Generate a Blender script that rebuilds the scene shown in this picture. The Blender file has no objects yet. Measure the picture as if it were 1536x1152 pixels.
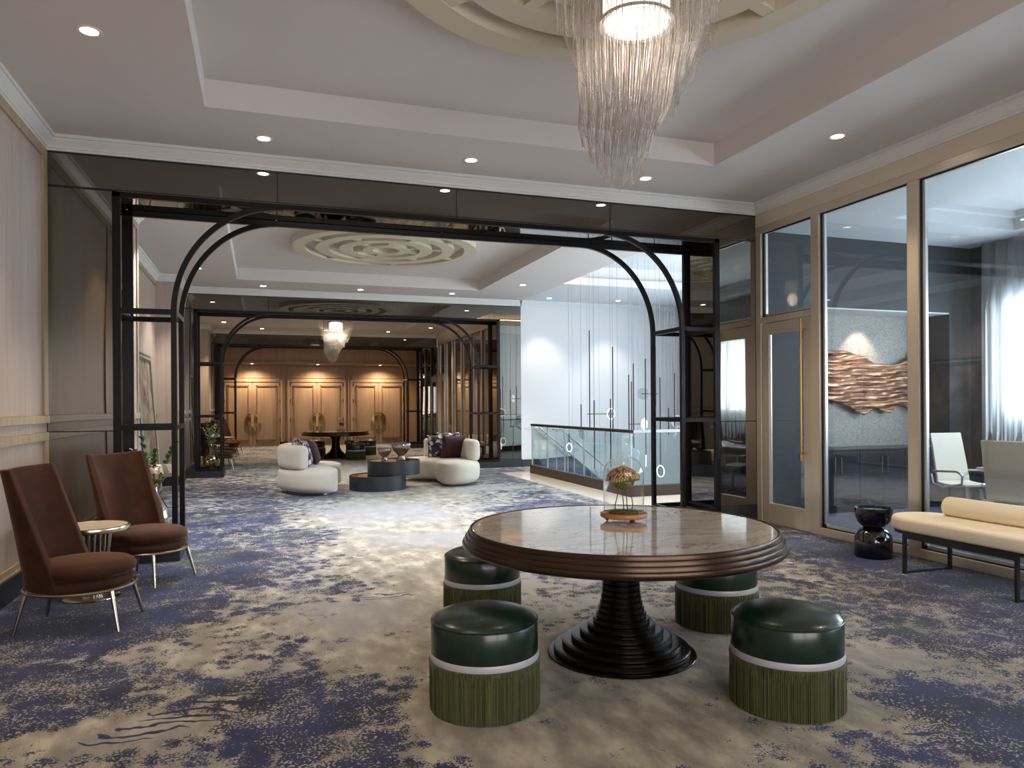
import bpy, bmesh, math, random
from math import sin, cos, pi, sqrt, radians as R
from mathutils import Vector, Matrix
random.seed(7)
S = bpy.context.scene
COL = S.collection
XL, XR, Y1, TH, PER = -1.824, 5.794, 7.593, 0.712, 8.635
ZC, ZB, ZT, MX = 3.90, 3.77, 4.13, 1.985
Y2, Y3 = Y1 + PER, Y1 + 2 * PER

# ------------------------------------------------------------------ mesh builder
class MB:
    def __init__(s): s.v = []; s.f = []
    def add(s, v, f):
        n = len(s.v); s.v += [tuple(p) for p in v]; s.f += [tuple(i + n for i in q) for q in f]; return s
    def box(s, x0, x1, y0, y1, z0, z1):
        if x0 > x1: x0, x1 = x1, x0
        if y0 > y1: y0, y1 = y1, y0
        if z0 > z1: z0, z1 = z1, z0
        return s.add([(x0,y0,z0),(x1,y0,z0),(x1,y1,z0),(x0,y1,z0),(x0,y0,z1),(x1,y0,z1),(x1,y1,z1),(x0,y1,z1)],
                     [(0,3,2,1),(4,5,6,7),(0,1,5,4),(1,2,6,5),(2,3,7,6),(3,0,4,7)])
    def lathe(s, prof, cx=0, cy=0, seg=48, sx=1, sy=1, rib=None, ring=False):
        n = len(prof); v = []; f = []
        for k in range(seg):
            a = 2*pi*k/seg
            for i,(r,z) in enumerate(prof):
                rr = r*(rib(a,i) if rib else 1)
                v.append((cx+rr*cos(a)*sx, cy+rr*sin(a)*sy, z))
        for k in range(seg):
            k2 = (k+1) % seg
            for i in range(n if ring else n-1): f.append((k*n+i, k2*n+i, k2*n+(i+1)%n, k*n+(i+1)%n))
        if not ring and prof[0][0] > 1e-6: f.append(tuple(k*n for k in range(seg))[::-1])
        if not ring and prof[-1][0] > 1e-6: f.append(tuple(k*n+n-1 for k in range(seg)))
        return s.add(v, f)
    def tube(s, pts, r, seg=8, closed=False, sq=False):
        pts = [Vector(p) for p in pts]; n = len(pts); v = []; f = []
        rs = r if isinstance(r, (list, tuple)) else [r]*n
        if sq: seg = 4
        for i, p in enumerate(pts):
            a = pts[(i-1) % n] if (closed or i) else p
            b = pts[(i+1) % n] if (closed or i < n-1) else p
            t = (b-a).normalized()
            up = Vector((0,0,1)) if abs(t.z) < .9 or sq else Vector((1,0,0))
            if sq and abs(t.z) > .999: up = Vector((1,0,0))
            if i == 0 or closed and False: u = t.cross(up).normalized()
            else:
                u = (u - t*u.dot(t))
                u = u.normalized() if u.length > 1e-6 else t.cross(up).normalized()
            w = t.cross(u)
            for k in range(seg):
                an = 2*pi*(k+.5)/seg
                q = 1.414 if sq else 1
                v.append(p + (u*cos(an)+w*sin(an))*rs[i]*q)
        m = n if closed else n-1
        for i in range(m):
            j = (i+1) % n
            for k in range(seg):
                k2 = (k+1) % seg
                f.append((i*seg+k, i*seg+k2, j*seg+k2, j*seg+k))
        if not closed: f.append(tuple(range(seg))[::-1]); f.append(tuple((n-1)*seg+k for k in range(seg)))
        return s.add(v, f)
    def sweep(s, rings, cap=True, closed=False):
        n = len(rings[0]); v = [p for r in rings for p in r]; f = []
        m = len(rings)
        for i in range(m if closed else m-1):
            j = (i+1) % m
            for k in range(n):
                k2 = (k+1) % n; f.append((i*n+k, i*n+k2, j*n+k2, j*n+k))
        if cap and not closed: f.append(tuple(range(n))[::-1]); f.append(tuple((m-1)*n+k for k in range(n)))
        return s.add(v, f)
    def ball(s, c, r, seg=16, rings=10, sx=1, sy=1, sz=1):
        v = []; f = []
        for i in range(rings+1):
            t = pi*i/rings
            for k in range(seg):
                a = 2*pi*k/seg
                v.append((c[0]+r*sx*sin(t)*cos(a), c[1]+r*sy*sin(t)*sin(a), c[2]+r*sz*cos(t)))
        for i in range(rings):
            for k in range(seg):
                k2 = (k+1) % seg; f.append((i*seg+k, (i+1)*seg+k, (i+1)*seg+k2, i*seg+k2))
        return s.add(v, f)
    def prism(s, poly, z0, z1):
        n = len(poly)
        return s.add([(x,y,z0) for x,y in poly]+[(x,y,z1) for x,y in poly],
                     [tuple(range(n))[::-1], tuple(range(n,2*n))]+[(i,(i+1)%n,(i+1)%n+n,i+n) for i in range(n)])
    def xf(s, M):
        s.v = [tuple(M @ Vector(p)) for p in s.v]; return s
    def build(s, name, mat, parent=None, smooth=False, bevel=0, bseg=2, sub=0, angle=35):
        me = bpy.data.meshes.new(name); me.from_pydata(s.v, [], s.f)
        bm = bmesh.new(); bm.from_mesh(me)
        bmesh.ops.remove_doubles(bm, verts=bm.verts, dist=1e-5)
        bmesh.ops.recalc_face_normals(bm, faces=bm.faces)
        bm.to_mesh(me); bm.free()
        me.materials.append(mat)
        o = bpy.data.objects.new(name, me); COL.objects.link(o)
        if parent: o.parent = parent
        if smooth:
            me.shade_smooth()
            if angle < 180:
                me.set_sharp_from_angle(angle=R(angle))
        if bevel:
            b = o.modifiers.new('b', 'BEVEL'); b.width = bevel; b.segments = bseg; b.limit_method = 'ANGLE'
            b.angle_limit = R(30)
        if sub:
            m = o.modifiers.new('s', 'SUBSURF'); m.levels = sub; m.render_levels = sub
        return o
def M(): return MB()
def bx(*a): return MB().box(*a)

def tag(o, label=None, cat=None, group=None, kind=None):
    if label: o['label'] = label
    if cat: o['category'] = cat
    if group: o['group'] = group
    if kind: o['kind'] = kind
    return o
def thing(name, label, cat, loc=(0,0,0), rz=0, group=None):
    o = bpy.data.objects.new(name, None); COL.objects.link(o)
    o.location = loc; o.rotation_euler = (0,0,rz); o.empty_display_size = .1
    return tag(o, label, cat, group)
def struct(name, mb, mat, **k):
    o = mb.build(name, mat, **k); o['kind'] = 'structure'; return o
def sroot(name):
    o = bpy.data.objects.new(name, None); COL.objects.link(o); o['kind'] = 'structure'; return o
def copy_tree(o, parent=None):
    c = o.copy(); COL.objects.link(c); c.parent = parent
    for ch in [x for x in bpy.data.objects if x.parent == o]: copy_tree(ch, c)
    return c
def dup(o, label, loc, rz=None, group=None):
    c = copy_tree(o); c.location = loc
    if rz is not None: c.rotation_euler = (0,0,rz)
    c['label'] = label
    if group: c['group'] = group
    return c

# ------------------------------------------------------------------ materials
def srgb(r,g,b):
    f = lambda c: (c/255/12.92 if c/255 <= .04045 else ((c/255+.055)/1.055)**2.4)
    return (f(r),f(g),f(b),1)
def mat(name, col=(.5,.5,.5,1), rough=.5, metal=0, spec=.5, sheen=0, coat=0, emis=None, estr=0, aniso=0):
    m = bpy.data.materials.new(name); m.use_nodes = True
    b = m.node_tree.nodes['Principled BSDF']
    b.inputs['Base Color'].default_value = col; b.inputs['Roughness'].default_value = rough
    b.inputs['Metallic'].default_value = metal; b.inputs['Specular IOR Level'].default_value = spec
    b.inputs['Sheen Weight'].default_value = sheen; b.inputs['Coat Weight'].default_value = coat
    if coat: b.inputs['Coat Roughness'].default_value = .05
    if aniso: b.inputs['Anisotropic'].default_value = aniso
    if emis: b.inputs['Emission Color'].default_value = emis; b.inputs['Emission Strength'].default_value = estr
    return m
class N:
    def __init__(s, m): s.t = m.node_tree; s.b = s.t.nodes.get('Principled BSDF')
    def n(s, typ, **k):
        o = s.t.nodes.new(typ)
        for a, v in k.items():
            if a.startswith('i_'):
                key = a[2:].replace('_',' ')
                o.inputs[int(key) if key.isdigit() else key].default_value = v
            else: setattr(o, a, v)
        return o
    def l(s, a, b): s.t.links.new(a, b)
    def coord(s, scale=(1,1,1), rot=(0,0,0), kind='Object'):
        c = s.n('ShaderNodeTexCoord'); mp = s.n('ShaderNodeMapping')
        mp.inputs['Scale'].default_value = scale; mp.inputs['Rotation'].default_value = rot
        s.l(c.outputs[kind], mp.inputs[0]); return mp.outputs[0]
    def noise(s, vec, scale=5, detail=4, rough=.5, dist=0):
        o = s.n('ShaderNodeTexNoise'); o.inputs['Scale'].default_value = scale; o.inputs['Detail'].default_value = detail
        o.inputs['Roughness'].default_value = rough; o.inputs['Distortion'].default_value = dist
        s.l(vec, o.inputs['Vector']); return o.outputs['Fac']
    def ramp(s, fac, stops):
        o = s.n('ShaderNodeValToRGB'); e = o.color_ramp.elements
        while len(e) < len(stops): e.new(.5)
        for i,(p,c) in enumerate(stops): e[i].position = p; e[i].color = c
        s.l(fac, o.inputs[0]); return o.outputs[0]
    def math(s, op, a, b=None, clamp=False):
        o = s.n('ShaderNodeMath', operation=op, use_clamp=clamp)
        for i, x in enumerate((a, b)):
            if x is None: continue
            if isinstance(x, (int, float)): o.inputs[i].default_value = x
            else: s.l(x, o.inputs[i])
        return o.outputs[0]
    def mix(s, f, a, b, blend='MIX'):
        o = s.n('ShaderNodeMix', data_type='RGBA', blend_type=blend)
        for k, x in ((0,f),(6,a),(7,b)):
            if isinstance(x, (int, float, tuple)): o.inputs[k].default_value = x
            else: s.l(x, o.inputs[k])
        return o.outputs[2]
    def bump(s, h, strength=.2, dist=.01):
        o = s.n('ShaderNodeBump'); o.inputs['Strength'].default_value = strength; o.inputs['Distance'].default_value = dist
        s.l(h, o.inputs['Height']); s.l(o.outputs[0], s.b.inputs['Normal']); return o

def wood(name, a, b, rough=.45, sc=1.0, vert=True, spec=.4):
    m = mat(name, a, rough, spec=spec); q = N(m)
    v = q.coord((60*sc,60*sc,.9*sc) if vert else (.9*sc,60*sc,60*sc))
    n1 = q.noise(v, 2.2, 5, .65); v2 = q.coord((9*sc,9*sc,.35) if vert else (.35,9*sc,9*sc)); n2 = q.noise(v2, 1.5, 3)
    f = q.math('ADD', q.math('MULTIPLY', n1, .6), q.math('MULTIPLY', n2, .4))
    q.l(q.ramp(f, [(.32,b),(.62,a)]), q.b.inputs['Base Color']); q.bump(n1, .08, .002)
    return m
def thinglass(name, tint=(1,1,1,1), r0=.05, rough=.0, refl=(1,1,1,1), frost=0):
    m = bpy.data.materials.new(name); m.use_nodes = True; q = N(m)
    q.t.nodes.remove(q.b); out = q.t.nodes['Material Output']
    tr = q.n('ShaderNodeBsdfTransparent'); tr.inputs[0].default_value = tint
    gl = q.n('ShaderNodeBsdfGlossy'); gl.inputs['Roughness'].default_value = rough; gl.inputs[0].default_value = refl
    lw = q.n('ShaderNodeLayerWeight'); lw.inputs['Blend'].default_value = .5
    p = q.math('POWER', lw.outputs['Facing'], 4.0)
    f = q.math('ADD', q.math('MULTIPLY', p, 1-r0), r0, True)
    mx = q.n('ShaderNodeMixShader'); q.l(f, mx.inputs[0]); q.l(tr.outputs[0], mx.inputs[1]); q.l(gl.outputs[0], mx.inputs[2])
    q.l(mx.outputs[0], out.inputs[0]); return m
def emit(name, col, s):
    m = bpy.data.materials.new(name); m.use_nodes = True; q = N(m)
    q.b.inputs['Base Color'].default_value = (.8,.8,.8,1)
    q.b.inputs['Emission Color'].default_value = col; q.b.inputs['Emission Strength'].default_value = s; return m

PAINT = mat('ceiling_paint', srgb(212,205,201), .85, spec=.2)
PAINTW = mat('white_wall_paint', srgb(214,216,218), .6, spec=.35)
TRIMP = mat('crown_paint', srgb(214,212,208), .5, spec=.3)
HEADP = mat('header_paint', srgb(205,193,175), .45, spec=.4)
GOLDP = mat('medallion_paint', srgb(204,194,172), .5, spec=.4)
WOOD = wood('taupe_oak_veneer', srgb(184,168,156), srgb(158,140,128))
WOODT = wood('oak_trim', srgb(176,156,126), srgb(146,124,96), .4)
WOODD = wood('warm_oak_door', srgb(178,148,120), srgb(146,118,92), .4, 1)
WOODB = wood('door_bead_shadow_oak', srgb(146,112,80), srgb(118,88,62), .4)  # oak darkened so the bead carries the panel's shadow line in its colour
BLACK = mat('black_base', srgb(26,26,30), .45)
MIRR = mat('smoked_mirror', (.20,.185,.165,1), .015, 1)
q = N(MIRR); nz = q.noise(q.coord((1,1,.6)), .9, 1, .3); q.bump(nz, .05, .16)
METAL = mat('blackened_bronze', srgb(34,32,33), .35, .8)
SEAM = mat('dark_seam', srgb(14,14,15), .5)
CHAMP = mat('champagne_aluminium', srgb(208,196,178), .35, .55)
ALU = mat('brushed_aluminium', srgb(210,214,220), .3, .8)
GASK = mat('black_gasket', srgb(12,13,18), .5)
GLASS = thinglass('clear_glass', (.93,.95,.95,1), .055)
GLASSG = thinglass('greenish_glass', (.87,.94,.94,1), .05)
STEEL = mat('satin_steel', srgb(196,184,166), .22, 1)
BRASS = mat('satin_brass', srgb(190,150,84), .28, 1)
BRONZE = mat('bronze_rail', srgb(70,55,48), .4, .6)
NAVYB = mat('navy_plinth', srgb(26,28,36), .4)
DSLATE = mat('slate_wallcovering', srgb(60,64,68), .7)
q = N(DSLATE); nn = q.noise(q.coord((80,80,80)), 3, 2); q.l(q.ramp(nn, [(.3,srgb(54,57,60)),(.7,srgb(68,72,76))]), q.b.inputs['Base Color'])
GLOW = emit('lamp_glow', (1,.86,.68,1), 14)
CHROME = mat('lamp_trim', srgb(225,220,210), .4)

def velvet(name, a, b):
    m = mat(name, a, .75, spec=.15, sheen=.45); q = N(m)
    q.b.inputs['Sheen Roughness'].default_value = .35; q.b.inputs['Sheen Tint'].default_value = srgb(190,140,105)
    n = q.noise(q.coord((3,3,3)), 2, 3); q.l(q.ramp(n, [(.35,b),(.65,a)]), q.b.inputs['Base Color'])
    n2 = q.noise(q.coord((1,1,1)), 300, 1); q.bump(n2, .1, .001); return m
VELV = velvet('brown_velvet', srgb(70,43,31), srgb(54,33,25))
BOUC = mat('ivory_boucle', srgb(214,206,192), .95, spec=.1, sheen=.3)
q = N(BOUC); q.bump(q.noise(q.coord((1,1,1)), 220, 2), .35, .004)
CREAM = mat('cream_upholstery', srgb(240,228,202), .6, spec=.3)
q = N(CREAM); q.bump(q.noise(q.coord((1,1,1)), 400, 1), .1, .001)
LEATH = mat('dark_green_leather', srgb(22,50,38), .28, spec=.55, coat=.15)
q = N(LEATH); nl = q.noise(q.coord((1,1,1)), 14, 4, .6); q.l(q.ramp(nl, [(.3,srgb(12,28,22)),(.7,srgb(22,46,35))]), q.b.inputs['Base Color']); q.bump(q.noise(q.coord((1,1,1)),160,2), .06, .001)
BAND = mat('silver_ribbon', srgb(176,176,184), .4, .1)
FRNG = mat('olive_fringe', srgb(104,110,42), .7, spec=.3, sheen=.2)
q = N(FRNG); nf = q.noise(q.coord((130,130,.5)), 1.6, 3, .7); q.l(q.ramp(nf, [(.38,srgb(24,29,12)),(.62,srgb(82,88,40))]), q.b.inputs['Base Color'])
MARB = mat('cream_marble', srgb(222,206,184), .06, spec=.6, coat=.3); q = N(MARB)
v = q.coord((1.1,2.2,1), (0,0,.5)); n1 = q.noise(v, 1.6, 8, .62, 1.4); n2 = q.noise(v, 2.5, 3)
vein = q.math('ABSOLUTE', q.math('SUBTRACT', n1, .5))
q.l(q.mix(q.ramp(vein, [(0,(.75,.75,.75,1)),(.018,(0,0,0,1))]), q.ramp(n2, [(.3,srgb(220,204,184)),(.7,srgb(240,228,212))]), srgb(140,98,66)), q.b.inputs['Base Color'])
WMARB = mat('pale_stone_floor', srgb(226,214,196), .15, spec=.5)
TBASE = mat('dark_bronze_turned', srgb(44,38,34), .24, .85)
TRIMB = mat('table_edge_bronze', srgb(70,53,42), .28, .75)
GLZ = mat('black_glaze', srgb(8,8,10), .12, spec=.7, coat=.6)
DDRUM = mat('dark_grey_lacquer', srgb(50,54,64), .38, spec=.5)
AMBT = mat('amber_mirror_top', srgb(150,104,60), .08, .9)
TERRA = mat('maroon_velvet', srgb(62,16,30), .7, sheen=.12)
CUSHW = mat('pale_leather', srgb(236,228,208), .5)
STONEW = mat('white_top', srgb(226,226,228), .2)
DWOOD = mat('dark_cabinet', srgb(38,42,52), .35)
SIDET = mat('travertine_top', srgb(206,192,166), .3)
OUTL = mat('outlet_plastic', srgb(236,236,236), .4)
# floral cushion
FLOR = mat('floral_fabric', srgb(200,196,196), .8); q = N(FLOR)
vo = q.n('ShaderNodeTexVoronoi'); vo.inputs['Scale'].default_value = 11; q.l(q.coord(), vo.inputs['Vector'])
nf2 = q.noise(q.coord(), 9, 4, .6, .8)
c1 = q.ramp(vo.outputs['Distance'], [(.06,srgb(196,150,60)),(.14,srgb(236,228,232)),(.48,srgb(206,192,204)),(.6,srgb(60,54,66))])
q.l(q.mix(q.ramp(nf2, [(.50,(0,0,0,1)),(.56,(1,1,1,1))]), c1, srgb(40,38,48)), q.b.inputs['Base Color'])

# ------------------------------------------------------------------ camera
f_, yaw, roll = 1099.31, R(18.913), R(-.363)
fw = Vector((sin(yaw), cos(yaw), 0)); rt = Vector((cos(yaw), -sin(yaw), 0)); up = Vector((0,0,1))
rt2 = rt*cos(roll)+up*sin(roll); up2 = up*cos(roll)-rt*sin(roll)
cam = bpy.data.cameras.new('camera'); co = bpy.data.objects.new('camera', cam); COL.objects.link(co)
mw = Matrix((rt2, up2, -fw)).transposed().to_4x4(); mw.translation = Vector((0,0,1.45)); co.matrix_world = mw
cam.sensor_width = 36; cam.lens = 36*f_/1536; cam.shift_y = (607.694-576)/1536; cam.clip_end = 200; cam.clip_start = .05
S.camera = co
S.view_settings.view_transform = 'Standard'; S.view_settings.look = 'None'; S.view_settings.gamma = 1
S.view_settings.exposure = 0.9
S.cycles.transparent_max_bounces = 32; S.cycles.max_bounces = 8; S.cycles.caustics_reflective = False
S.cycles.caustics_refractive = False; S.cycles.sample_clamp_indirect = 4
w = bpy.data.worlds.new('world'); S.world = w; w.use_nodes = True
bg = w.node_tree.nodes['Background']; bg.inputs[0].default_value = (.62,.78,1,1); bg.inputs[1].default_value = .9

# ------------------------------------------------------------------ carpet
CARP = mat('woven_carpet', srgb(150,145,135), .95, spec=.1, sheen=.15); q = N(CARP)
cv = q.coord(); at = q.n('ShaderNodeAttribute', attribute_name='navy_amount')
big = q.noise(cv, .95, 4, .6, .5); mid = q.noise(cv, 4.5, 4, .62, .3); lf = q.noise(cv, 62, 3, .7, .6)
vst = q.coord((3.2,1.5,1), (0,0,R(-22))); streak = q.noise(vst, 1.2, 4, .6, .4)
d = q.math('ADD', q.math('MULTIPLY', at.outputs['Fac'], .40), q.math('MULTIPLY', q.math('SUBTRACT', big, .5), 2.0))
d = q.math('ADD', d, q.math('MULTIPLY', q.math('SUBTRACT', mid, .5), 2.0))
d = q.math('ADD', d, q.math('MULTIPLY', q.math('SUBTRACT', streak, .5), .9))
vl = q.n('ShaderNodeTexVoronoi'); vl.inputs['Scale'].default_value = 9.5; wv = q.n('ShaderNodeVectorMath', operation='ADD'); q.l(cv, wv.inputs[0])
nv_ = q.n('ShaderNodeTexNoise'); nv_.inputs['Scale'].default_value = 7; q.l(cv, nv_.inputs['Vector']); sc_ = q.n('ShaderNodeVectorMath', operation='SCALE'); q.l(nv_.outputs['Color'], sc_.inputs[0]); sc_.inputs['Scale'].default_value = .12
q.l(sc_.outputs[0], wv.inputs[1]); q.l(wv.outputs[0], vl.inputs['Vector'])
d = q.math('ADD', d, q.math('MULTIPLY', q.math('SUBTRACT', .60, vl.outputs['Distance']), 1.1))
d2 = q.math('ADD', d, q.math('MULTIPLY', q.math('SUBTRACT', lf, .5), 1.9))
lf2 = q.noise(cv, 130, 2, .6)
d2 = q.math('ADD', d2, q.math('MULTIPLY', q.math('SUBTRACT', lf2, .5), 1.3))
mask = q.ramp(d2, [(.04,(0,0,0,1)),(.14,(1,1,1,1))])
n3 = q.noise(cv, .55, 2); n4 = q.noise(vst, 2.0, 4, .6); n5 = q.noise(cv, .8, 2, .5)
base = q.ramp(n4, [(.36,srgb(134,129,118)),(.52,srgb(158,153,142)),(.66,srgb(194,188,172))])
base = q.mix(q.ramp(n3, [(.42,(0,0,0,1)),(.58,(.75,.75,.75,1))]), base, srgb(150,152,158))
navy = q.ramp(q.noise(cv, 2.2, 3), [(.35,srgb(17,21,48)),(.6,srgb(32,41,84))])
vc = q.n('ShaderNodeTexVoronoi'); vc.inputs['Scale'].default_value = 95; q.l(cv, vc.inputs['Vector'])
airy = q.noise(cv, 2.6, 3, .6)
spk = q.math('ADD', vc.outputs['Distance'], q.math('MULTIPLY', q.math('SUBTRACT', airy, .5), 1.1))
spk = q.math('SUBTRACT', spk, q.math('MULTIPLY', d, .15))
spk = q.ramp(spk, [(.60,(0,0,0,1)),(.72,(.8,.8,.8,1))])
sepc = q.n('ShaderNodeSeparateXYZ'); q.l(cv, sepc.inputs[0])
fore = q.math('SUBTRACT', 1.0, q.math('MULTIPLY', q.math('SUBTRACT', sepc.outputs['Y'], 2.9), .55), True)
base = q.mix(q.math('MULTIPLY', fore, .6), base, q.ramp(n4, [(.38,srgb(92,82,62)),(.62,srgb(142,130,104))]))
br = q.n('ShaderNodeAttribute', attribute_name='branch_amount')
wb = q.n('ShaderNodeTexWave', bands_direction='Y'); wb.inputs['Scale'].default_value = 4.2; wb.inputs['Distortion'].default_value = 11; wb.inputs['Detail'].default_value = 3; wb.inputs['Detail Scale'].default_value = .9
q.l(q.coord((1,1,1), (0,0,R(14))), wb.inputs['Vector'])
brm = q.ramp(q.math('ADD', wb.outputs['Fac'], q.math('MULTIPLY', q.math('SUBTRACT', br.outputs['Fac'], 1), .5)), [(.78,(0,0,0,1)),(.84,(1,1,1,1))])
inner = q.mix(spk, navy, srgb(168,162,146))
cc = q.mix(mask, base, inner)
cc = q.mix(brm, cc, navy)
sep = q.n('ShaderNodeSeparateXYZ'); q.l(cv, sep.inputs[0])
gm = q.ramp(q.noise(cv, .9, 3, .55), [(.56,(0,0,0,1)),(.70,(.32,.32,.32,1))])
cc = q.mix(gm, cc, srgb(84,96,44))
q.l(cc, q.b.inputs['Base Color']); q.bump(q.noise(cv, 260, 2), .3, .004)

BL = [(-1.4,7.55,1.03,1.68,1),(-1.35,5.45,.64,.84,1),(-.51,10.11,.77,2.22,.9),(-.24,6.83,.64,1.02,.8),(.63,8.63,.46,.88,.5),(-.41,5.59,.7,.5,.7),(.17,3.68,.48,.55,1),(.48,3.41,.28,.36,1),(-1.07,4.31,.31,.44,.7),(1.23,6.87,.38,.36,.6),(.74,5.97,.43,.33,.6),(.15,5.05,.48,.26,-1),(-.42,4.71,.24,.29,-.6),(-.67,3.61,.47,.16,-1.2),(-.48,3.72,.24,.14,-.8),(.61,4.33,.23,.23,-.8),(1.11,3.35,.58,.47,-1.2),(1.21,5.37,.7,1.5,-1.2),(1.84,8.16,1.21,2.17,-1.2),(1.51,2.83,.63,.31,-1.2),(2.28,3.49,.5,.62,-.9),(1.18,3.01,.12,.16,.9),(1.18,3.16,.1,.13,.8),(2.55,5.3,.32,.26,.4),(2.11,5.35,.21,.21,.5),(5.6,4.65,.9,1.6,1.3),(4.43,4.17,.59,.45,.4),(4.18,3.29,.49,.5,1),(3.13,2.79,.2,.29,1),(3.06,2.41,.27,.4,1.2),(2.41,2.44,.17,.24,.9),(3.38,3.33,.23,.28,-.7),(2.64,2.88,.15,.48,-.9),(3.14,2.61,.1,.19,-.8),(5.34,6.0,.5,.8,.9),(3.67,9.79,.76,1.37,1),(4.33,14.25,1.08,1.39,1.1),(2.32,8.47,.48,.67,.5),(.89,12.13,.96,.69,.6),(-.37,14.2,.85,1.33,.6),(-.95,19.15,.81,1.19,.5),(-.57,11.46,.58,.43,-.6),(.07,11.21,.97,.99,.3),(2.58,13,1.3,2.0,-1.3),(1.43,9.98,.81,1.23,-.8),(2,20,2.5,5,-.8)]
BR = [(-.30,3.78,.28,.16),(.0,3.95,.25,.14),(-.62,3.6,.2,.08),(3.16,2.62,.16,.2),(2.72,2.40,.14,.13),(3.55,3.95,.3,.12),(.9,5.6,.25,.12)]
def carpet(name, x0, x1, y0, y1, st=.09):
    nx, ny = int((x1-x0)/st)+1, int((y1-y0)/st)+1
    mb = M(); v = []; f = []
    for j in range(ny+1):
        for i in range(nx+1): v.append((x0+(x1-x0)*i/nx, y0+(y1-y0)*j/ny, 0))
    for j in range(ny):
        for i in range(nx): a = j*(nx+1)+i; f.append((a, a+1, a+nx+2, a+nx+1))
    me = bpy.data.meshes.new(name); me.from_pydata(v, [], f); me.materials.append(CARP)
    A = me.attributes.new('navy_amount', 'FLOAT', 'POINT')
    A2 = me.attributes.new('branch_amount', 'FLOAT', 'POINT')
    vals = []; val2 = []
    for (x,y,_) in v:
        s = -.25 + .55*min(1, abs(x-MX)/3.8)**2
        for (bx_,by_,rx,ry,a) in BL:
            e = ((x-bx_)/rx)**2+((y-by_)/ry)**2
            if e < 9: s += a*1.6*math.exp(-e)
        vals.append(s); val2.append(min(1.2, sum(1.4*math.exp(-((x-bx_)/rx)**2-((y-by_)/ry)**2) for bx_,by_,rx,ry in BR)))
    A.data.foreach_set('value', vals); A2.data.foreach_set('value', val2)
    o = bpy.data.objects.new(name, me); COL.objects.link(o); return o
fl = sroot('floor')
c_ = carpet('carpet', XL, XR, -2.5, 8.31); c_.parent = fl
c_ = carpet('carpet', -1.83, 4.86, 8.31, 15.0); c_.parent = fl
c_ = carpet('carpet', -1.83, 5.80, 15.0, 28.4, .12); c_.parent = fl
bx(XL-.2, XR+.1, -2.6, 8.31, -.2, -.004).build('floor_slab', WMARB, fl)
bx(-2.1, 5.44, 8.31, 28.5, -.2, -.004).build('floor_slab', WMARB, fl)
bx(4.86, 9.9, 8.31, 10.30, -.2, .0).build('stone_paving', WMARB, fl)
bx(4.86, 5.56, 10.30, 15.0, -.2, .0).build('stone_paving', WMARB, fl)
M().box(5.80,6.3,15.0,16.25,-.2,0).box(5.56,6.2,14.73,15.0,-.2,0).build('stone_paving', WMARB, fl)

# ------------------------------------------------------------------ room shell
def crown_seg(mb, p0, p1, nrm, s0=0, s1=0):
    # profile in (out, z): sits between ZB and ZC
    prof = [(0,ZB),(.02,ZB),(.024,ZB+.018),(.034,ZB+.022),(.038,ZB+.04),(.075,ZB+.085),(.082,ZB+.10),(.098,ZB+.103),(.10,ZC),(0,ZC)]
    d = Vector((p1[0]-p0[0], p1[1]-p0[1])).normalized(); n = Vector(nrm)
    rings = []
    for p, sg in ((p0, -s0), (p1, s1)):
        rings.append([(p[0]+n.x*o+d.x*o*sg*-1, p[1]+n.y*o+d.y*o*sg*-1, z) for o, z in prof])
    mb.sweep(rings)
def crowns(name, segs):
    mb = M()
    for sgm in segs: crown_seg(mb, *sgm)
    return struct(name, mb, TRIMP)

# ceilings with tray
def ceiling(name, x0, x1, y0, y1, tx0=-.42, tx1=4.43, ty0=None, ty1=None, mats=PAINT):
    mb = M()
    mb.box(x0, tx0, y0, y1, ZC, ZC+.3); mb.box(tx1, x1, y0, y1, ZC, ZC+.3)
    mb.box(tx0, tx1, y0, ty0, ZC, ZC+.3); mb.box(tx0, tx1, ty1, y1, ZC, ZC+.3)
    mb.box(tx0, tx1, ty0, ty1, ZT, ZC+.3)
    return struct(name, mb, mats)
CY = [3.64, 12.27, 20.9]
ceiling('ceiling', XL-.1, XR+.1, -2.6, Y1+.02, ty0=.82, ty1=6.46)
ceiling('ceiling', -1.95, 5.80, Y1+TH-.02, Y2+.02, ty0=9.45, ty1=15.02)
ceiling('ceiling', -1.95, XR+.1, Y2+TH-.02, Y3+.02, ty0=18.08, ty1=23.65)
struct('ceiling', bx(-1.95, XR+.1, Y3+TH-.02, 28.6, ZC, ZC+.2), PAINT)

# left wall room 1
WT = .12
lw = sroot('wall_left')
bx(XL-WT, XL, -2.6, Y1+.02, 0, ZC).build('wall_panelling', WOOD, lw)
def panel_trim(mb, x, side, y0, y1):
    # stiles and rails on a wall whose face is x; side=+1 faces +X
    t = .018*side
    mb.box(x, x+t, y0, y1, 3.69, ZB); 
def lw_trim(par, x, y0, y1, stiles):
    mb = M(); mb.box(x, x+.02, y0, y1, 3.685, ZB+.01)
    mb.box(x, x+.03, y0, y1, 1.315, 1.385); mb.box(x, x+.022, y0, y1, 1.16, 1.235)
    mb.box(x, x+.02, y0, y1, .18, .235); mb.box(x,x+.028,y0,y1,.17,.19)
    for a, b in stiles: mb.box(x, x+.019, a, b, .235, 1.16); mb.box(x, x+.019, a, b, 1.385, 3.69)
    o = mb.build('panel_moulding', WOODT, par, bevel=.003)
    b2 = bx(x, x+.045, y0, y1, 0, .17).build('baseboard', BLACK, par)
lw_trim(lw, XL, -2.6, Y1, [(7.46,Y1),(4.85,4.98),(2.2,2.33),(-.4,-.27)])
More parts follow.
